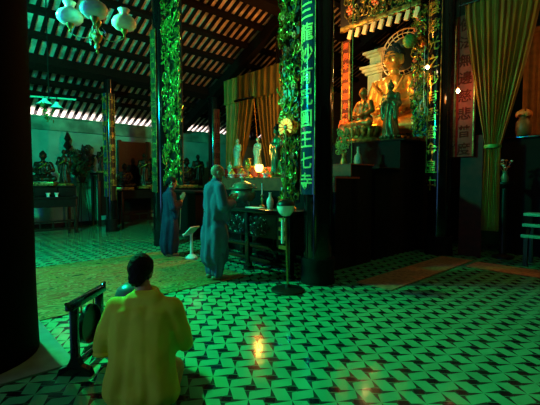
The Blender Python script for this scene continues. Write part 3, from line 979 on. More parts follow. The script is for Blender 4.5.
# cords and bulbs
def bulb(lab, x, y, u, tail, ztop):
    p = at(x, y, u=u)
    t = T('hanging_bulb', lab, 'light bulb', p[0], p[1], p[2])
    MB().cyl((0, 0, .06), (0, 0, ztop - p[2]), .006, seg=5).build('cord', 'darkmatte', t)
    MB().cyl((0, 0, .03), (0, 0, .07), .016, seg=10).build('socket', 'brass', t)
    MB().lathe([(0, -.04), (.022, -.03), (.03, 0), (.02, .028), (0, .03)], 14).build('glass', 'bulb', t)
    if tail:
        mb = MB().cyl((-.05, .04, .4), (-.05, .04, -.75), .005, seg=5)
        mb.build('tassel_cord', 'enamel', t)
        mb = MB()
        for k in range(5):
            a = k * 1.3
            mb.tube([(-.05 + .02 * math.cos(a), .04 + .02 * math.sin(a), -.55 - k * .04), (-.05 + .08 * math.cos(a), .04 + .08 * math.sin(a), -.62 - k * .04), (-.05 + .07 * math.cos(a), .04 + .07 * math.sin(a), -.78 - k * .03), (-.05 + .03 * math.cos(a), .04 + .03 * math.sin(a), -.76 - k * .03)], .010, 5)
        mb.build('tassel', 'statue_g', t)
    return t


bulb('lit bulb with pale tassel hanging at left edge of the pillar by the Buddha', 422.5, 71, 7.1, True, 5.2)
bulb('lit bulb hanging in front of the wide red lettered board', 452, 94, 7.3, False, 5.0)
p = at(350.5, 100, u=6.9)
t = T('hanging_rope', 'thin green rope hanging left of the golden monk statue', 'rope', p[0], p[1], 1.69)  # plain hanging cord, no bell on it
MB().cyl((0, 0, 0), (0, 0, 3.6), .010, seg=6).build('cord', 'leafg', t)

# ------------------------------------------------------------------ curtains
def curtain(lab, u, path_top, path_bot, tie, nfold, amp, m, rz=0., rows=40, cols=120, group=None, name='curtain'):
    """path: (v range, z) at top, tie and bottom"""
    t = T(name, lab, 'curtain', u, 0, 0)
    mb = MB()
    G = []
    (a0, a1, za), (b0, b1, zb), (c0, c1, zc) = path_top, tie, path_bot
    for i in range(rows + 1):
        s = i / rows
        z = za + (zc - za) * s
        if z >= zb:
            f = (za - z) / (za - zb); ff = f ** 1.25
            l, r = a0 + (b0 - a0) * ff, a1 + (b1 - a1) * ff
        else:
            f = (zb - z) / (zb - zc); ff = math.sin(f * PI / 2)
            l, r = b0 + (c0 - b0) * ff, b1 + (c1 - b1) * ff
        row = []
        for j in range(cols + 1):
            w_ = j / cols
            ph = w_ * nfold * 2 * PI
            x = amp * (math.sin(ph + .6 * math.sin(w_ * 9)) + .35 * math.sin(2.3 * ph + s * 2)) * (.6 + .4 * math.sin(s * PI))
            row.append(mb.bm.verts.new((x, l + (r - l) * w_, z)))
        G.append(row)
    for i in range(rows):
        for j in range(cols):
            mb.bm.faces.new((G[i][j], G[i][j + 1], G[i + 1][j + 1], G[i + 1][j]))
    o = mb.build('cloth', m, t)
    md = o.modifiers.new('thick', 'SOLIDIFY'); md.thickness = .006
    return t


# right curtain, tied low
a = at(457, 8, u=7.45); b_ = at(530, 30, u=7.45); c = at(481, 148, u=7.45); d = at(493, 148, u=7.45); e_ = at(478, 229, u=7.45); f_ = at(495, 229, u=7.45)
t = curtain('tall green gold curtain tied back right of the wide red lettered board', 7.42, (a[1], b_[1], 4.62), (e_[1], f_[1], e_[2]), (c[1] + .02, d[1] - .02, c[2]), 11, .036, 'drapeg')
MB().lathe([(.13, -.03), (.14, 0), (.13, .03)], 20, c=(0, (c[1] + d[1]) / 2, c[2])).build('tie_band', 'leafg', t)
MB().cyl((0, a[1] + .1, 4.64), (0, b_[1] - .6, 4.64), .03, seg=10).build('rod', 'dark', t)
# left curtain pair and its straight valance
a = at(226, 90, u=7.35); b_ = at(282, 75, u=7.35)
m_ = at(255, 110, u=7.35)[1]
curtain('ochre curtain left half behind the celadon statuettes', 7.35, (a[1], m_ + .02, 4.05), (a[1], m_ + .75, 1.3), (a[1], m_ + .35, 2.6), 7, .05, 'drape')
curtain('ochre curtain right half beside the dark carved screen', 7.35, (m_ - .02, b_[1] - .05, 4.05), (m_ - .55, b_[1] - .05, 1.3), (m_ - .3, b_[1] - .05, 2.6), 7, .05, 'drape')
curtain('flat ochre valance above the pair of ochre curtains', 7.28, (a[1], b_[1], 4.62), (a[1], b_[1], 3.86), (a[1], b_[1], 4.2), 9, .022, 'drape', name='curtain_valance')
p = at(235, 102, u=7.1); q = at(254, 98, u=7.1)
t = T('curtain_pole', 'dark pole with thin threads hanging before the ochre curtain', 'pole', 7.1, 0, 0)
MB().cyl((0, p[1], p[2]), (0, q[1], q[2]), .035, seg=10).build('pole', 'darkmatte', t)
for x in (248, 254):
    s_ = at(x, 100, u=7.1)
    MB().cyl((0, s_[1], s_[2]), (0, s_[1] + (.25 if x == 248 else -.2), 2.2), .008, seg=5).build('thread', 'fan', t)
MB().cyl((0, p[1] - .2, 4.6), (0, p[1] - .2, p[2]), .006, seg=5).cyl((0, q[1] + .2, 4.9), (0, q[1] + .2, q[2]), .006, seg=5).build('hanger', 'darkmatte', t)

# ------------------------------------------------------------------ right hand altar
t = T('side_altar', 'dark altar at right edge behind the green curtain', 'altar', 8.9, .7, 0)
MB().box((.3, 0, 1.13), (1.2, 3.6, 2.26)).build('body', 'darkmatte', t, smooth=False)
MB().box((.3, 0, 2.28), (1.3, 3.7, .05), bev=.01).build('top', 'black', t)
t = T('wooden_cabinet', 'tall brown cabinet with vertical mouldings at the upper right edge', 'cabinet', 9.25, 1.80, 2.306)
MB().box((.2, -.3, 1.05), (.4, 1.7, 2.1)).build('body', 'ginger', t, smooth=False)
for k in range(7):
    MB().box((-.02, .50 - k * .26, 1.05), (.05, .09, 2.0), bev=.012).build('moulding', 'ginger', t)
MB().box((.15, -.3, 2.14), (.6, 1.9, .1), bev=.02).build('cornice', 'ginger', t)
p = at(515, 138, u=8.6)
t = T('flower_jar', 'cream jar topped with a round orange bloom before the brown cabinet', 'vase', p[0], p[1], 2.306)
MB().lathe([(.10, 0), (.12, .02), (.135, .12), (.13, .26), (.08, .33), (.07, .36), (.09, .39), (0, .38)], 24).build('jar', 'ginger', t)
mb = MB(); rng = random.Random(4)
for k in range(60):
    d = Vector((rng.gauss(0, 1), rng.gauss(0, 1), abs(rng.gauss(0, .6)))).normalized()
    mb.ell(Vector((0, 0, .40)) + Vector((d.x * .13, d.y * .13, d.z * .10)), (.012, .04, .05), d.to_track_quat('X', 'Z').to_matrix(), sub=1)
mb.build('bloom', 'flower', t)
p = at(499, 172, u=8.0)
t = T('pedestal', 'slim dark pedestal beside the tied green curtain', 'stand', p[0], p[1], 0, 0)
MB().lathe([(.18, 0), (.18, .04), (.06, .08), (.05, 1.3), (.16, 1.38), (.16, 1.42), (0, 1.42)], 20).build('column', 'dark', t)
t = T('flower_vase', 'small vase with white and orange blooms on the slim pedestal', 'vase', p[0], p[1], 1.42)
MB().lathe([(.05, 0), (.07, .08), (.04, .16), (.05, .2), (0, .19)], 18).build('body', 'bronze', t)
for k in range(14):
    x, y, z = rng.uniform(-.10, .10), rng.uniform(-.10, .10), rng.uniform(.24, .42)
    MB().ell((x, y, z), (.03, .03, .02), sub=1).cyl((0, 0, .18), (x, y, z), .004, seg=4).build('bloom', 'flower' if k % 3 else 'white', t)
# green slatted tiered bench
p = at(530, 241, g=0)
p = at(533, 240, u=9.0 - .35)
t = T('slatted_stand', 'tiered green slatted stand on the floor at right edge', 'stand', 7.62, 1.73, 0)
E1, E2 = 0, 0
for k, (z, d_, x0) in enumerate(((.86, .34, .22), (.68, .12, .06), (.50, .12, -.02))):
    MB().box((x0, -.45, z), (d_, 1.2, .05), bev=.006).build('slat', 'greenpaint', t)
for yy in (.08, -.98):
    MB().box((.34, yy, .415), (.06, .06, .83)).box((-.02, yy, .235), (.06, .06, .47)).box((.16, yy, .63), (.42, .05, .05), Matrix.Rotation(-.86, 3, 'Y')).build('leg', 'dark', t, smooth=False)
t = T('altar_bench', 'long dark altar bench in the left bay behind the woman in navy', 'bench', 5.0, 9.3, 0)
MB().box((.4, 0, .60), (.8, 2.3, 1.1)).build('body', 'darkmatte', t, smooth=False)
MB().box((.4, 0, 1.17), (.9, 2.4, .05), bev=.01).build('top', 'dark', t)
MB().box((.4, 0, .03), (.86, 2.36, .06)).build('foot', 'dark', t, smooth=False)
# woven mats
def matrug(lab, u0, u1, v0, v1, m='stripmat', z=.012):
    o = MB().box((0, 0, z / 2), (u1 - u0, v1 - v0, z), bev=.004).build('woven_mat', m, None, smooth=False)
    o.location = W((u0 + u1) / 2, (v0 + v1) / 2, 0); o.rotation_euler = (0, 0, ROT)
    return tag(o, lab, 'mat')


matrug('long brown straw mat along the black main altar side', 4.5, 7.3, 2.55, 3.1)
matrug('brown straw mat running off right in front of the side altar', 6.7, 7.25, -1.2, 2.45)
o = matrug('large leaf patterned carpet under the two standing people', -3.2, 3.62, 4.42, 7.2, 'carpet', .010); o.name = 'carpet'
o['category'] = 'carpet'
# smooth plinth slab around the near pillar
o = MB().box((0, 0, .008), (1.36, 1.36, .016), bev=.004).build('plinth_slab', 'stone', None, smooth=False)
o.location = W(PN[0], PN[1], 0); o.rotation_euler = (0, 0, ROT); tag(o, 'flat smooth cement slab around the nearest black pillar', 'slab')

# ------------------------------------------------------------------ floor lamp by the table, book stand
p = at(288, 292, g=0)
t = T('floor_lamp', 'slim floor lamp with round glass bowl and white tube before altar table', 'floor lamp', p[0], p[1], 0)
MB().lathe([(.215, 0), (.22, .02), (.20, .035), (.04, .05), (.025, .09), (0, .09)], 36).build('base', 'dark', t)
MB().cyl((0, 0, .05), (0, .04, .95), .014, seg=10).build('pole', 'brass', t)
MB().lathe([(.018, .975), (.06, .985), (.098, 1.03), (.115, 1.085), (.118, 1.12), (.105, 1.12), (.10, 1.08), (.05, 1.0), (0, .995)], 28, c=(0, .04, 0)).build('glass_bowl', 'opal', t)
MB().lathe([(.122, 1.115), (.122, 1.13), (.10, 1.17), (.05, 1.195), (.0, 1.20)], 28, c=(0, .04, 0)).build('lid', 'dark', t)
MB().cyl((-.03, .065, .62), (-.03, .065, .93), .022, seg=12).build('candle_tube', 'white', t)
MB().tube([(0, .03, .72), (-.01, .05, .71), (-.03, .065, .71)], .008).tube([(0, .035, .86), (-.01, .05, .85), (-.03, .065, .85)], .008).build('clamp', 'brass', t)
MB().cyl((-.03, .065, .93), (-.02, .06, .975), .012, .005, seg=8).build('tube_tip', 'brass', t)
p = at(190, 260, g=0)
t = thing('book_stand', 'small white book stand between the two standing people', 'book stand', W(p[0], p[1], 0), ROT - 1.2)
t.scale = (1.1, 1.1, 1.3)
MB().lathe([(.10, 0), (.10, .02), (.07, .05), (.03, .07), (.022, .10)], 24).build('base', 'white', t)
MB().cyl((0, 0, .09), (0, 0, .36), .024, seg=12).build('stem', 'white', t)
MB().box((0, 0, .40), (.20, .25, .015), Matrix.Rotation(R(-38), 3, 'Y'), bev=.004).box((-.075, 0, .345), (.04, .25, .014), Matrix.Rotation(R(52), 3, 'Y')).build('rest', 'white', t)

# ------------------------------------------------------------------ gong and bronze bowl by the kneeling man
p = at(66, 384, g=0); q = at(93, 359, g=0)
P0, Q0 = W(*p[:2]), W(*q[:2])
mid = (P0 + Q0) / 2; dv = Q0 - P0; L = dv.length; az = math.atan2(dv.y, dv.x)
t = thing('gong_stand', 'black carved gong stand with hanging round gong left of the kneeling man', 'gong', mid, az)
for s in (-1, 1):
    MB().box((s * L / 2, 0, .27), (.055, .05, .50), bev=.008).build('post', 'black', t)
    MB().prism([(-.13, 0), (-.11, .05), (-.05, .075), (-.02, .14), (.02, .14), (.05, .075), (.11, .05), (.13, 0)], -.028, .028,
               Matrix.Translation((s * L / 2, 0, 0)) @ Matrix.Rotation(PI / 2, 4, 'Z')).build('foot', 'black', t, smooth=False)
MB().box((0, 0, .525), (L + .15, .055, .06), bev=.012).cap((-L / 2 - .06, 0, .535), (-L / 2 - .10, 0, .56), .022, .012).cap((L / 2 + .06, 0, .535), (L / 2 + .10, 0, .56), .022, .012).build('crossbar', 'black', t)
MB().box((0, 0, .07), (L, .03, .045), bev=.006).build('stretcher', 'black', t)
MB().lathe([(0, .028), (.03, .028), (.045, .014), (.135, .012), (.15, .0), (.15, -.035), (.143, -.035), (.14, -.002), (0, .0)], 36, c=(0, 0, .315), axis=(0, 1, 0)).build('gong_disc', 'dark', t)
for s in (-1, 1):
    MB().tube([(s * .09, 0, .43), (s * .095, 0, .50), (s * .09, .025, .53), (s * .09, 0, .555)], .005).build('cord', 'redcloth', t)
# big bronze bowl on cushion, in front of his left shoulder
Zb = 2.95; Xb = (129 - 286) / 382 * Zb
t = thing('wooden_fish_drum', 'teal rounded temple drum on a dark stand just beyond the kneeling man', 'drum', Vector((Xb, Zb, 0)), 0)
MB().lathe([(.15, 0), (.16, .03), (.10, .07), (.08, .30), (.13, .36), (.14, .39), (0, .39)], 30).build('stand', 'dark', t)
MB().lathe([(0, .392), (.09, .40), (.135, .45), (.142, .52), (.12, .58), (.07, .615), (0, .625)], 34).build('drum', 'teal', t)
MB().cap((.15, .02, .42), (.16, -.13, .40), .016, .02).build('striker', 'dark', t)

# ------------------------------------------------------------------ chandelier and hanging lamps
CX, CY, CZ = -2.46, 4.98, 3.30
t = thing('chandelier', 'brass chandelier with three opal glass globe shades at upper left', 'chandelier', Vector((CX, CY, CZ)), 0)
ztop = 6.6
MB().cyl((0, 0, .42), (0, 0, ztop - CZ), .010, seg=6).build('chain', 'brass', t)
MB().lathe([(0, -.22), (.02, -.19), (.01, -.15), (.03, -.12), (.02, -.08), (.055, -.03), (.07, .02), (.03, .07), (.022, .12), (.05, .16), (.06, .20), (.03, .25), (.018, .30), (.018, .44), (0, .45)], 20).build('stem', 'brass', t)
rng = random.Random(6)
for k in range(16):
    a = rng.uniform(0, 6.28); r_ = rng.uniform(.03, .12); z = rng.uniform(-.18, .12)
    MB().ell((r_ * math.cos(a), r_ * math.sin(a), z), (.012, .012, .03), sub=1).cyl((r_ * math.cos(a), r_ * math.sin(a), z + .025), (r_ * .6 * math.cos(a), r_ * .6 * math.sin(a), z + .07), .002, seg=4).build('crystal_drop', 'crystal', t)
for (x, y, dz) in ((-.40, .08, .28), (.09, -.24, .22), (.21, .36, .30)):
    MB().tube([(0, 0, .10), (x * .3, y * .3, .0), (x * .7, y * .7, .02), (x, y, dz - .18), (x, y, dz - .08)], .008).build('arm', 'bronze', t)
    sh = MB().lathe([(.055, -.095), (.12, -.085), (.158, -.045), (.165, .0), (.14, .05), (.085, .085), (.055, .11), (.06, .14), (.082, .175), (.078, .178), (.05, .14), (.045, .11), (.075, .08), (.13, .045), (.155, 0), (.148, -.04), (.115, -.077), (.055, -.085)], 32, c=(x, y, dz + .03)).build('globe_shade', 'opal', t)
    MB().lathe([(0, -.20), (.018, -.18), (.012, -.15), (.035, -.12), (.05, -.08), (.02, -.05), (.015, .05), (0, .05)], 16, c=(x, y, dz + .01)).build('burner', 'brass', t)
p = at(46, 98, v=9.4)
t = T('hanging_lamp', 'far ceiling fitting with two teal cone shades near the eave', 'hanging lamp', p[0], p[1], p[2], -PI / 4)
MB().cyl((0, 0, 0), (0, 0, roof_z(9.4) - .2 - p[2]), .012, seg=6).build('rod', 'rafter', t)
MB().cyl((-.42, 0, .06), (.55, .1, .0), .022, seg=8).build('bar', 'statue_g', t)
for x, z, s_ in ((-.09, -.06, 1.), (.17, -.14, .75)):
    MB().lathe([(.17 * s_, -.06), (.165 * s_, -.05), (.06 * s_, .03), (.045 * s_, .07), (0, .08), (0, .03), (.05 * s_, .02), (.15 * s_, -.06)], 24, c=(x, 0, z)).build('cone_shade', 'enamel', t)
    MB().cyl((x, 0, z + .07), (x, 0, .05), .008, seg=5).build('wire', 'rafter', t)
mb = MB(); curls(mb, -.2, .2, -.5, -.1, 14, .9, .05, random.Random(1)); mb.build('ornament', 'giltlow', t)
# the working tube lamp that lights the nave
t = thing('tube_lamp', 'hanging tube lamp in the nave left of the nearest black pillar', 'lamp', KEY, 0)
MB().box((0, 0, .06), (.10, .9, .05), bev=.01).build('housing', 'enamel', t)
MB().cyl((0, -.42, 0), (0, .42, 0), .018, seg=12).build('tube', 'tube', t)
MB().cyl((0, -.3, .08), (0, -.3, 2.6), .006, seg=5).cyl((0, .3, .08), (0, .3, 2.6), .006, seg=5).build('hanger', 'darkmatte', t)

# ------------------------------------------------------------------ statues along the left wall
def wall_table(lab, u0, u1, v, d, h, rails=True):
    t = T('offering_table', lab, 'table', (u0 + u1) / 2, v, 0)
    w_ = (u1 - u0) / 2
    MB().box((0, d / 2, h - .03), (2 * w_, d, .06), bev=.01).box((0, .03, h - .17), (2 * w_ - .1, .03, .22)).build('tabletop', 'darkmatte', t)
    for x in (-w_ + .06, w_ - .06):
        for y in (.06, d - .06):
            MB().box((x, y, h / 2 - .03), (.08, .08, h - .06), bev=.01).build('leg', 'dark', t)
    if not rails:
        MB().box((0, .10, h * .56), (2 * w_ - .12, .05, h * .72)).build('front_panel', 'darkmatte', t, smooth=False)
    if rails:
        for z in (.14, .36):
            MB().box((0, .06, z), (2 * w_ - .1, .05, .05)).build('rail', 'dark', t, smooth=False)
        n = max(2, int(w_ * 2 / .28))
        for k in range(1, n):
            MB().box((-w_ + 2 * w_ * k / n, .06, .25), (.03, .03, .2)).build('baluster', 'dark', t, smooth=False)
    return t


wall_table('long dark table with railed base carrying the leftmost wall statues', 1.7, 3.25, 11.4, .75, 1.02)
wall_table('tall dark cabinet table left of the slim pillar', 4.16, 4.76, 12.55, .75, 1.72, False)
wall_table('dark railed table right of the slim pillar', 4.82, 6.7, 12.35, .7, 1.15)
wall_table('dark railed table below statues right of the dark wall door', 6.85, 9.4, 12.3, .75, 1.2)

def proto_seated():
    t = T('wall_statue', 'x', 'statue', 0, 0, 0)
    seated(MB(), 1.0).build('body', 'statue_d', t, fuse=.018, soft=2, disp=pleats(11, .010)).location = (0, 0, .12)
    MB().box((0, 0, .06), (.62, .72, .12), bev=.02).build('base', 'giltlow', t)
    MB().tube([(.13, .13, .60), (.17, .02, .50), (.17, -.10, .42)], .02).ell((.15, 0, .62), (.02, .03, .02)).build('collar', 'giltgreen', t).location = (0, 0, .12)
    MB().lathe([(.10, .90), (.11, .93), (.07, .98), (.03, 1.03), (0, 1.04)], 14).build('cap', 'statue_d', t).location = (.01, 0, .09)
    return t


def proto_standing():
    t = T('wall_statue', 'x', 'statue', 0, 0, 0)
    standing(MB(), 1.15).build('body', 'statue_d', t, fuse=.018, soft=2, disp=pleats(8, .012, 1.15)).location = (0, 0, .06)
    MB().lathe([(.26, 0), (.27, .05), (.20, .08), (0, .08)], 20).build('base', 'giltlow', t)
    MB().cap((.17, .05, .80), (.12, -.12, .72), .03, .02).build('sash', 'giltgreen', t)
    MB().ell((.0, 0, 1.13), (.06, .06, .06)).build('topknot', 'hair', t)
    return t


ps, pst = proto_seated(), proto_standing()
used = set()
def wstat(proto, lab, x, v, z, k, turn=0.):
    p = at(x, 150, v=v)
    o = proto if id(proto) not in used else dup(proto, (0, 0, 0), 0, lab)
    used.add(id(proto))
    o.location = W(p[0], p[1], z); o.rotation_euler = (0, 0, ROT - PI / 2 + turn); o.scale = (k,) * 3
    o['label'] = lab; o['group'] = 'dark gilt statues along the left wall'


wstat(ps, 'broad seated dark gilt statue at far left by the near pillar', 38, 11.78, 1.322, .84, -.5)
wstat(pst, 'slim standing dark gilt statue next to the leftmost seated one', 60, 11.78, 1.322, .84, -.5)
wstat(pst, 'dark statue on the tall cabinet table left of slim pillar', 99.5, 12.9, 1.721, .72, -.4)
wstat(ps, 'seated dark statue half hidden behind the slim pillar', 122.5, 12.7, 1.151, .80, -.4)
wstat(pst, 'standing gilt statue right of the dark wall door', 143, 12.7, 1.201, 1.02, -.3)
wstat(ps, 'seated statue just left of the carved screen pillar', 150, 12.75, 1.201, .95, -.3)
wstat(ps, 'seated statue in gap right of the carved screen pillar', 186, 12.65, 1.201, 1.0, -.3)
wstat(pst, 'standing statue nearest the far reddish pillar', 197.5, 12.65, 1.201, 1.06, -.3)
for x, lab, ww in ((38, 'dark plinth carrying the broad seated statue at far left', .54), (60, 'dark plinth under the slim standing statue at far left', .44)):
    p = at(x, 150, v=11.78)
    t = T('statue_plinth', lab, 'plinth', p[0], p[1], 1.021)
    MB().box((0, 0, .13), (ww, .46, .24), bev=.01).box((0, 0, .275), (ww + .02, .5, .05), bev=.01).build('block', 'darkmatte', t)
# little white cups before the first two statues
for x, lab in ((51, 'small white cup on the long railed table under the standing statue'), (42, 'small white cup on the long railed table under the broad statue')):
    p = at(x, 192, v=11.45)
    t = T('offering_cup', lab, 'cup', p[0], p[1], 1.021)
    MB().lathe([(.04, 0), (.03, .02), (.035, .05), (.06, .11), (.055, .11), (.03, .05), (0, .04)], 16).build('cup', 'porcelain', t)
# shrub and stand added in place of a wall shadow; pole standard
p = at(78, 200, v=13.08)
t = T('shadow_shrub_stand', 'thin tall dark stand added under the shadow shrub by the teal wall', 'stand', p[0], p[1], 0)
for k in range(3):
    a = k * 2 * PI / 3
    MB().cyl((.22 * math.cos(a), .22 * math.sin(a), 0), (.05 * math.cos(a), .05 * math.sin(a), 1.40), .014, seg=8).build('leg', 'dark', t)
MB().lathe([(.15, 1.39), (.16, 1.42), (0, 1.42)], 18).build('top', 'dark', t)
t = T('shadow_shrub', 'dark potted shrub added in place of a leafy shadow on the teal wall', 'plant', p[0], p[1], 1.421)
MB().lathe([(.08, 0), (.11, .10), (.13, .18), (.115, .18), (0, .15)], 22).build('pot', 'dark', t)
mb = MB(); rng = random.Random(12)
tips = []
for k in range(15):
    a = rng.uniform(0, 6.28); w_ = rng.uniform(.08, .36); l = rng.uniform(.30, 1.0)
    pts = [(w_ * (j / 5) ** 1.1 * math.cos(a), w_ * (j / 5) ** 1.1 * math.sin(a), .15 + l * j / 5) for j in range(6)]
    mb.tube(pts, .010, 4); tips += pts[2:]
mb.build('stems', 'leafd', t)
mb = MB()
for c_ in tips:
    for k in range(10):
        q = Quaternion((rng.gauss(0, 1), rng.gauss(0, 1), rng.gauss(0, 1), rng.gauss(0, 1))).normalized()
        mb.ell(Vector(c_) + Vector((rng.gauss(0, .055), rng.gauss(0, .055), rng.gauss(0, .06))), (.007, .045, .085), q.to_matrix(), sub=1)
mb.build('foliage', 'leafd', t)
p = at(64, 200, v=13.28)
t = T('pole_standard', 'tall dark pole with carved finial between statues and shrub', 'pole', p[0], p[1], 0)
MB().lathe([(.18, 0), (.18, .06), (.04, .10), (.028, .2), (.028, 2.3)], 14).build('pole', 'dark', t)
MB().lathe([(.03, 2.3), (.09, 2.36), (.05, 2.45), (.13, 2.55), (.06, 2.7), (.10, 2.78), (.03, 2.95), (0, 3.05)], 10).build('finial', 'dark', t)

# ------------------------------------------------------------------ people
def hand(mb, wr, d, n, side, curl=.25):
    """palm and five fingers: d = along the hand, n = palm normal, side = towards the thumb"""
    wr, d, n, sd = Vector(wr), Vector(d).normalized(), Vector(n).normalized(), Vector(side).normalized()
    for i, (o_, l) in enumerate(((.030, .068), (.010, .076), (-.010, .072), (-.030, .056))):
        kn = wr + d * .085 + sd * o_
        mb.cap(wr + sd * o_ * .5, kn, .013, .011, 1)
        m1 = kn + (d * math.cos(curl) + n * math.sin(curl)) * l * .5
        m2 = m1 + (d * math.cos(curl * 2.2) + n * math.sin(curl * 2.2)) * l * .5
        mb.cap(kn, m1, .0095, .0085, 1); mb.cap(m1, m2, .0085, .007, 1)
    a = wr + d * .03 + sd * .025
    b = a + (d * .6 + sd * .5 + n * .3).normalized() * .04
    mb.cap(a, b, .012, .0105, 1); mb.cap(b, b + (d * .85 + sd * .15 + n * .25).normalized() * .034, .0105, .008, 1)


def head(mb, c, fwd, k=1., up=Vector((0, 0, 1))):
    """head centred at c; height about .23*k"""
    f = Vector(fwd).normalized(); l = up.cross(f).normalized(); u = f.cross(l)
    Rm = Matrix((f, l, u)).transposed()
    P = lambda x, y, z: Vector(c) + Rm @ Vector((x * k, y * k, z * k))
    mb.ell(P(-.005, 0, .02), (.098 * k, .076 * k, .096 * k), Rm, 3)
    mb.ell(P(.022, 0, -.045), (.066 * k, .058 * k, .070 * k), Rm, 3)
    mb.cap(P(.088, 0, .012), P(.103, 0, -.022), .009 * k, .014 * k)
    mb.cap(P(.082, -.018, -.062), P(.082, .018, -.062), .009 * k, .009 * k)
    mb.ell(P(.066, 0, -.098), (.022 * k, .026 * k, .018 * k), Rm)
    for s in (-1, 1):
        mb.ell(P(-.004, s * .080, -.008), (.020 * k, .010 * k, .034 * k), Rm)
        mb.cap(P(.084, s * .015, .028), P(.070, s * .045, .027), .007 * k, .006 * k)
        mb.ell(P(.076, s * .032, .008), (.013 * k, .016 * k, .010 * k), Rm)
    return P, Rm


def folds(amp, n, zmax, seed=0.):
    def f(co):
        a = math.atan2(co.y, co.x)
        g = max(0., min(1., (zmax - co.z) / (zmax * .6)))
        return g * amp * math.sin(n * a + 2.2 * noise.noise(Vector((co.x * 2, co.y * 2, co.z * 1.3 + seed)))) + .5 * amp * noise.noise(co * 6 + Vector((seed, 0, 0)))
    return f


# --- standing monk
p = at(214, 280, g=.01)
t = thing('person', 'bald person in grey-blue robe standing with back to viewer at altar table', 'person', W(p[0], p[1], .013), ROT - .12)
b = MB()
P, Rm = head(b, (.05, 0, 1.545), (1, -.25, -.18), 1.0)
b.cap((.0, 0, 1.36), (.03, 0, 1.47), .058, .054)
b.ell((-.01, 0, 1.30), (.10, .17, .10)); b.ell((0, 0, 1.05), (.11, .15, .24))
for s in (-1, 1):
    b.chain([(0, s * .075, .86), (.01, s * .09, .48), (-.02, s * .085, .09)], [.07, .055, .042])
    b.cap((-.045, s * .085, .035), (.13, s * .10, .025), .036, .026)
    b.chain([(0, s * .175, 1.33), (.03, s * .23, 1.06), (.24, s * .10, 1.13)], [.052, .042, .032])
    hand(b, (.25, s * .075, 1.14), (.85, -s * .25, .5), (0, -s, .1), (0, 0, 1), .15)
b.build('body', 'skin', t, fuse=.0075, soft=1)
rb = MB()
rb.chain([(-.01, 0, 1.27), (0, 0, 1.05), (0, 0, .80), (-.005, 0, .34)], [.155, .15, .17, .205])
rb.cap((0, -.12, 1.345), (0, .12, 1.345), .075, .075)
for s in (-1, 1):
    rb.ell((0, s * .09, 1.1), (.125, .13, .30)); rb.ell((0, s * .08, .60), (.17, .17, .32))
    rb.chain([(0, s * .165, 1.32), (.02, s * .245, 1.05), (.19, s * .15, 1.09)], [.08, .085, .08])
    rb.cap((.10, s * .20, 1.04), (.10, s * .17, .86), .07, .045)
rb.cap((0, 0, 1.36), (.02, 0, 1.42), .085, .07)
r_ = rb.build('robe', 'robe', t, fuse=.012, soft=4, disp=folds(.012, 9, 1.3, 1.))
tr = MB()
for s in (-1, 1):
    tr.chain([(0, s * .09, .55), (0, s * .095, .30), (-.01, s * .09, .10)], [.11, .105, .085])
tr.build('trousers', 'robe', t, fuse=.011, soft=3, disp=folds(.010, 12, .6, 4.))
MB().tube([(.02 + .075 * math.cos(a * PI / 12), .078 * math.sin(a * PI / 12), 1.405 + .012 * math.cos(a * PI / 12)) for a in range(24)], .014, 6, closed=True).build('collar', 'robe', t)
for s in (-1, 1):
    MB().cap((-.07, s * .085, .040), (.13, s * .10, .036), .036, .030).build('sandal', 'shoe', t).scale = (1, 1, .8)

# --- woman in navy robe
p = at(168, 257, g=.01)
t = thing('person', 'person in long navy robe with pale ribbon standing before the carved screen', 'person', W(p[0], p[1], .013), ROT - .35)
b = MB()
P, Rm = head(b, (.05, 0, 1.385), (1, -.1, -.22), .95)
b.cap((0, 0, 1.22), (.03, 0, 1.31), .052, .048)
b.ell((0, 0, 1.16), (.09, .145, .09)); b.ell((0, 0, .95), (.10, .13, .2))
for s in (-1, 1):
    b.chain([(0, s * .068, .78), (.01, s * .08, .44), (-.02, s * .075, .08)], [.064, .052, .040])
    b.cap((-.04, s * .075, .035), (.12, s * .09, .024), .034, .024)
    b.chain([(0, s * .15, 1.19), (.03, s * .20, .94), (.22, s * .05, 1.04)], [.046, .038, .028])
    hand(b, (.225, s * .022, 1.06), (.35, 0, .95), (0, -s, 0), (-.9, 0, .3), .05)
b.build('body', 'skin', t, fuse=.0075, soft=1)
rb = MB()
rb.chain([(0, 0, 1.13), (0, 0, .92), (0, 0, .70), (-.01, 0, .26)], [.135, .13, .15, .185])
rb.cap((0, -.10, 1.20), (0, .10, 1.20), .065, .065)
for s in (-1, 1):
    rb.ell((0, s * .06, .5), (.16, .15, .34))
    rb.chain([(0, s * .14, 1.18), (.03, s * .215, .93), (.17, s * .09, .99)], [.072, .075, .068])
    rb.cap((.10, s * .15, .95), (.10, s * .13, .74), .065, .04)
rb.cap((0, 0, 1.2), (.015, 0, 1.27), .08, .064)
rb.cap((-.01, 0, .15), (-.01, 0, .24), .17, .185)
rb.build('robe', 'robe2', t, fuse=.012, soft=4, disp=folds(.012, 8, 1.15, 2.))
hr = MB().ell(P(-.018, 0, .035), (.102 * .95, .085 * .95, .098 * .95), Rm, 3).ell(P(-.095, 0, -.03), (.045, .05, .045), Rm)
hr.build('hair', 'hair', t, fuse=.009, soft=1, disp=lambda c: .004 * noise.noise(c * 45))
MB().box((.19, -.05, .70), (.012, .035, .42), Matrix.Rotation(.05, 3, 'Y')).build('ribbon', 'sash', t, smooth=False)
for s in (-1, 1):
    MB().cap((-.06, s * .075, .038), (.13, s * .09, .034), .034, .028).build('slipper', 'shoe', t).scale = (1, 1, .8)

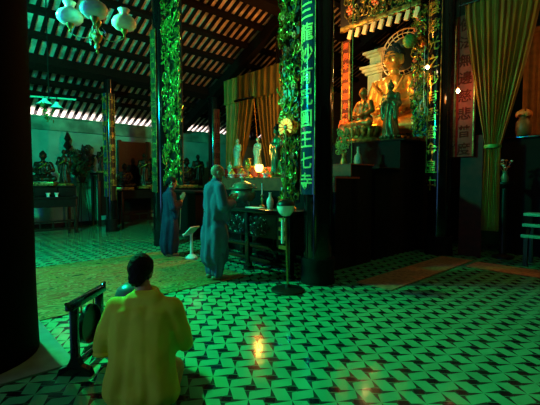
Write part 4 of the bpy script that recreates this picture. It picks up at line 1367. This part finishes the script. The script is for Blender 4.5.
# --- kneeling man in yellow shirt
KZ = 2.30; KX = (140 - 286) / 382 * KZ
t = thing('person', 'person with dark hair kneeling in yellow shirt, back to the viewer', 'person', Vector((KX, KZ, 0)), R(90))
t.scale = (.95, .93, .97)
b = MB()
hc = (.10, .055, .865)
P, Rm = head(b, hc, (1, -.08, -.35), .93)
b.cap((.03, 0, .68), (.075, .04, .79), .058, .054)
b.ell((.0, 0, .60), (.11, .19, .12)); b.ell((-.01, 0, .36), (.12, .16, .20))
for s in (-1, 1):
    b.chain([(0, s * .09, .22), (.36, s * .10, .10)], [.095, .062]); b.chain([(.36, s * .10, .075), (-.10, s * .10, .06)], [.058, .042])
    b.cap((-.10, s * .10, .055), (-.26, s * .075, .030), .036, .024)
    for f in range(5):
        b.cap((-.25, s * .075 + (f - 2) * .014, .03), (-.285 + abs(f - 1) * .004, s * .075 + (f - 2) * .016, .018), .010, .008, 1)
    el = (.0, .285, .385) if s > 0 else (.05, -.255, .40)
    b.chain([(0, s * .19, .66), el, (.24, s * .07, .46)], [.052, .044, .030])
    hand(b, (.25, s * .045, .475), (.55, -s * .1, .83), (0, -s, .05), (-.8, 0, .5), .08)
b.build('body', 'skin', t, fuse=.0072, soft=1)
sh = MB()
sh.cap((0, -.155, .655), (0, .155, .655), .082, .082)
sh.cap((0.0, -.07, .70), (0.0, .07, .70), .075, .075)
for s in (-1, 1):
    sh.chain([(-.005, s * .095, .60), (-.03, s * .10, .40), (-.06, s * .115, .16)], [.125, .128, .135])
    if s > 0: sh.chain([(0, .185, .655), (.0, .255, .50), (.015, .285, .395)], [.080, .078, .066])
    else: sh.chain([(0, -.185, .655), (.02, -.235, .50), (.05, -.25, .41)], [.078, .072, .062])
sh.chain([(-.01, 0, .60), (-.04, 0, .40), (-.08, 0, .16)], [.125, .13, .145])
def shirt_f(co):
    a = math.atan2(co.y, co.x + .02)
    n1 = noise.noise(Vector((co.x * 5, co.y * 7, co.z * 2.2)))
    low = max(0., min(1., (.62 - co.z) / .35))
    return (.0015 * low) * math.sin(co.y * 34 + 2.5 * noise.noise(co * 4)) + .014 * n1 + .005 * noise.noise(co * 14) - .010 * low * math.exp(-(co.y / .05) ** 2) + .008 * math.sin(18 * (co.z + 1.2 * abs(co.y))) * low
so = sh.build('shirt', 'shirt', t, fuse=.0085, soft=16, disp=shirt_f)
# cut the hem level
for v_ in so.data.vertices:
    if v_.co.z < .10: v_.co.z = .10
MB().tube([(.025 + .072 * math.cos(a * PI / 14), .076 * math.sin(a * PI / 14), .745 + .018 * math.cos(a * PI / 14)) for a in range(28)], [.020] * 28, 8, closed=True).build('collar', 'shirt', t)
MB().tube([(.02 + .062 * math.cos(a * PI / 8), .288 + .062 * math.sin(a * PI / 8) * .9, .352 - .01 * math.cos(a * PI / 8)) for a in range(16)], .017, 7, closed=True).build('cuff', 'shirt', t)
tr = MB()
for s in (-1, 1):
    tr.chain([(-.03, s * .09, .20), (.20, s * .09, .16), (.37, s * .09, .10)], [.115, .10, .07])
    tr.chain([(.37, s * .09, .085), (.1, s * .125, .075), (-.12, s * .10, .07)], [.072, .075, .058])
tr.ell((-.05, 0, .17), (.14, .19, .10))
tr.build('trousers', 'trousers', t, fuse=.009, soft=3, disp=lambda c: .006 * noise.noise(c * 12))
hr = MB().ell(P(-.018, 0, .030), (.100, .083, .100), Rm, 3).ell(P(-.06, 0, -.045), (.045, .062, .060), Rm).ell(P(.05, 0, .075), (.05, .06, .04), Rm)
hr.build('hair', 'hair', t, fuse=.007, soft=1, disp=lambda c: .006 * noise.noise(c * 55))
SC.view_settings.view_transform = 'Standard'; SC.view_settings.look = 'None'
SC.view_settings.exposure = 0; SC.view_settings.gamma = 1; SC.view_settings.use_curve_mapping = False
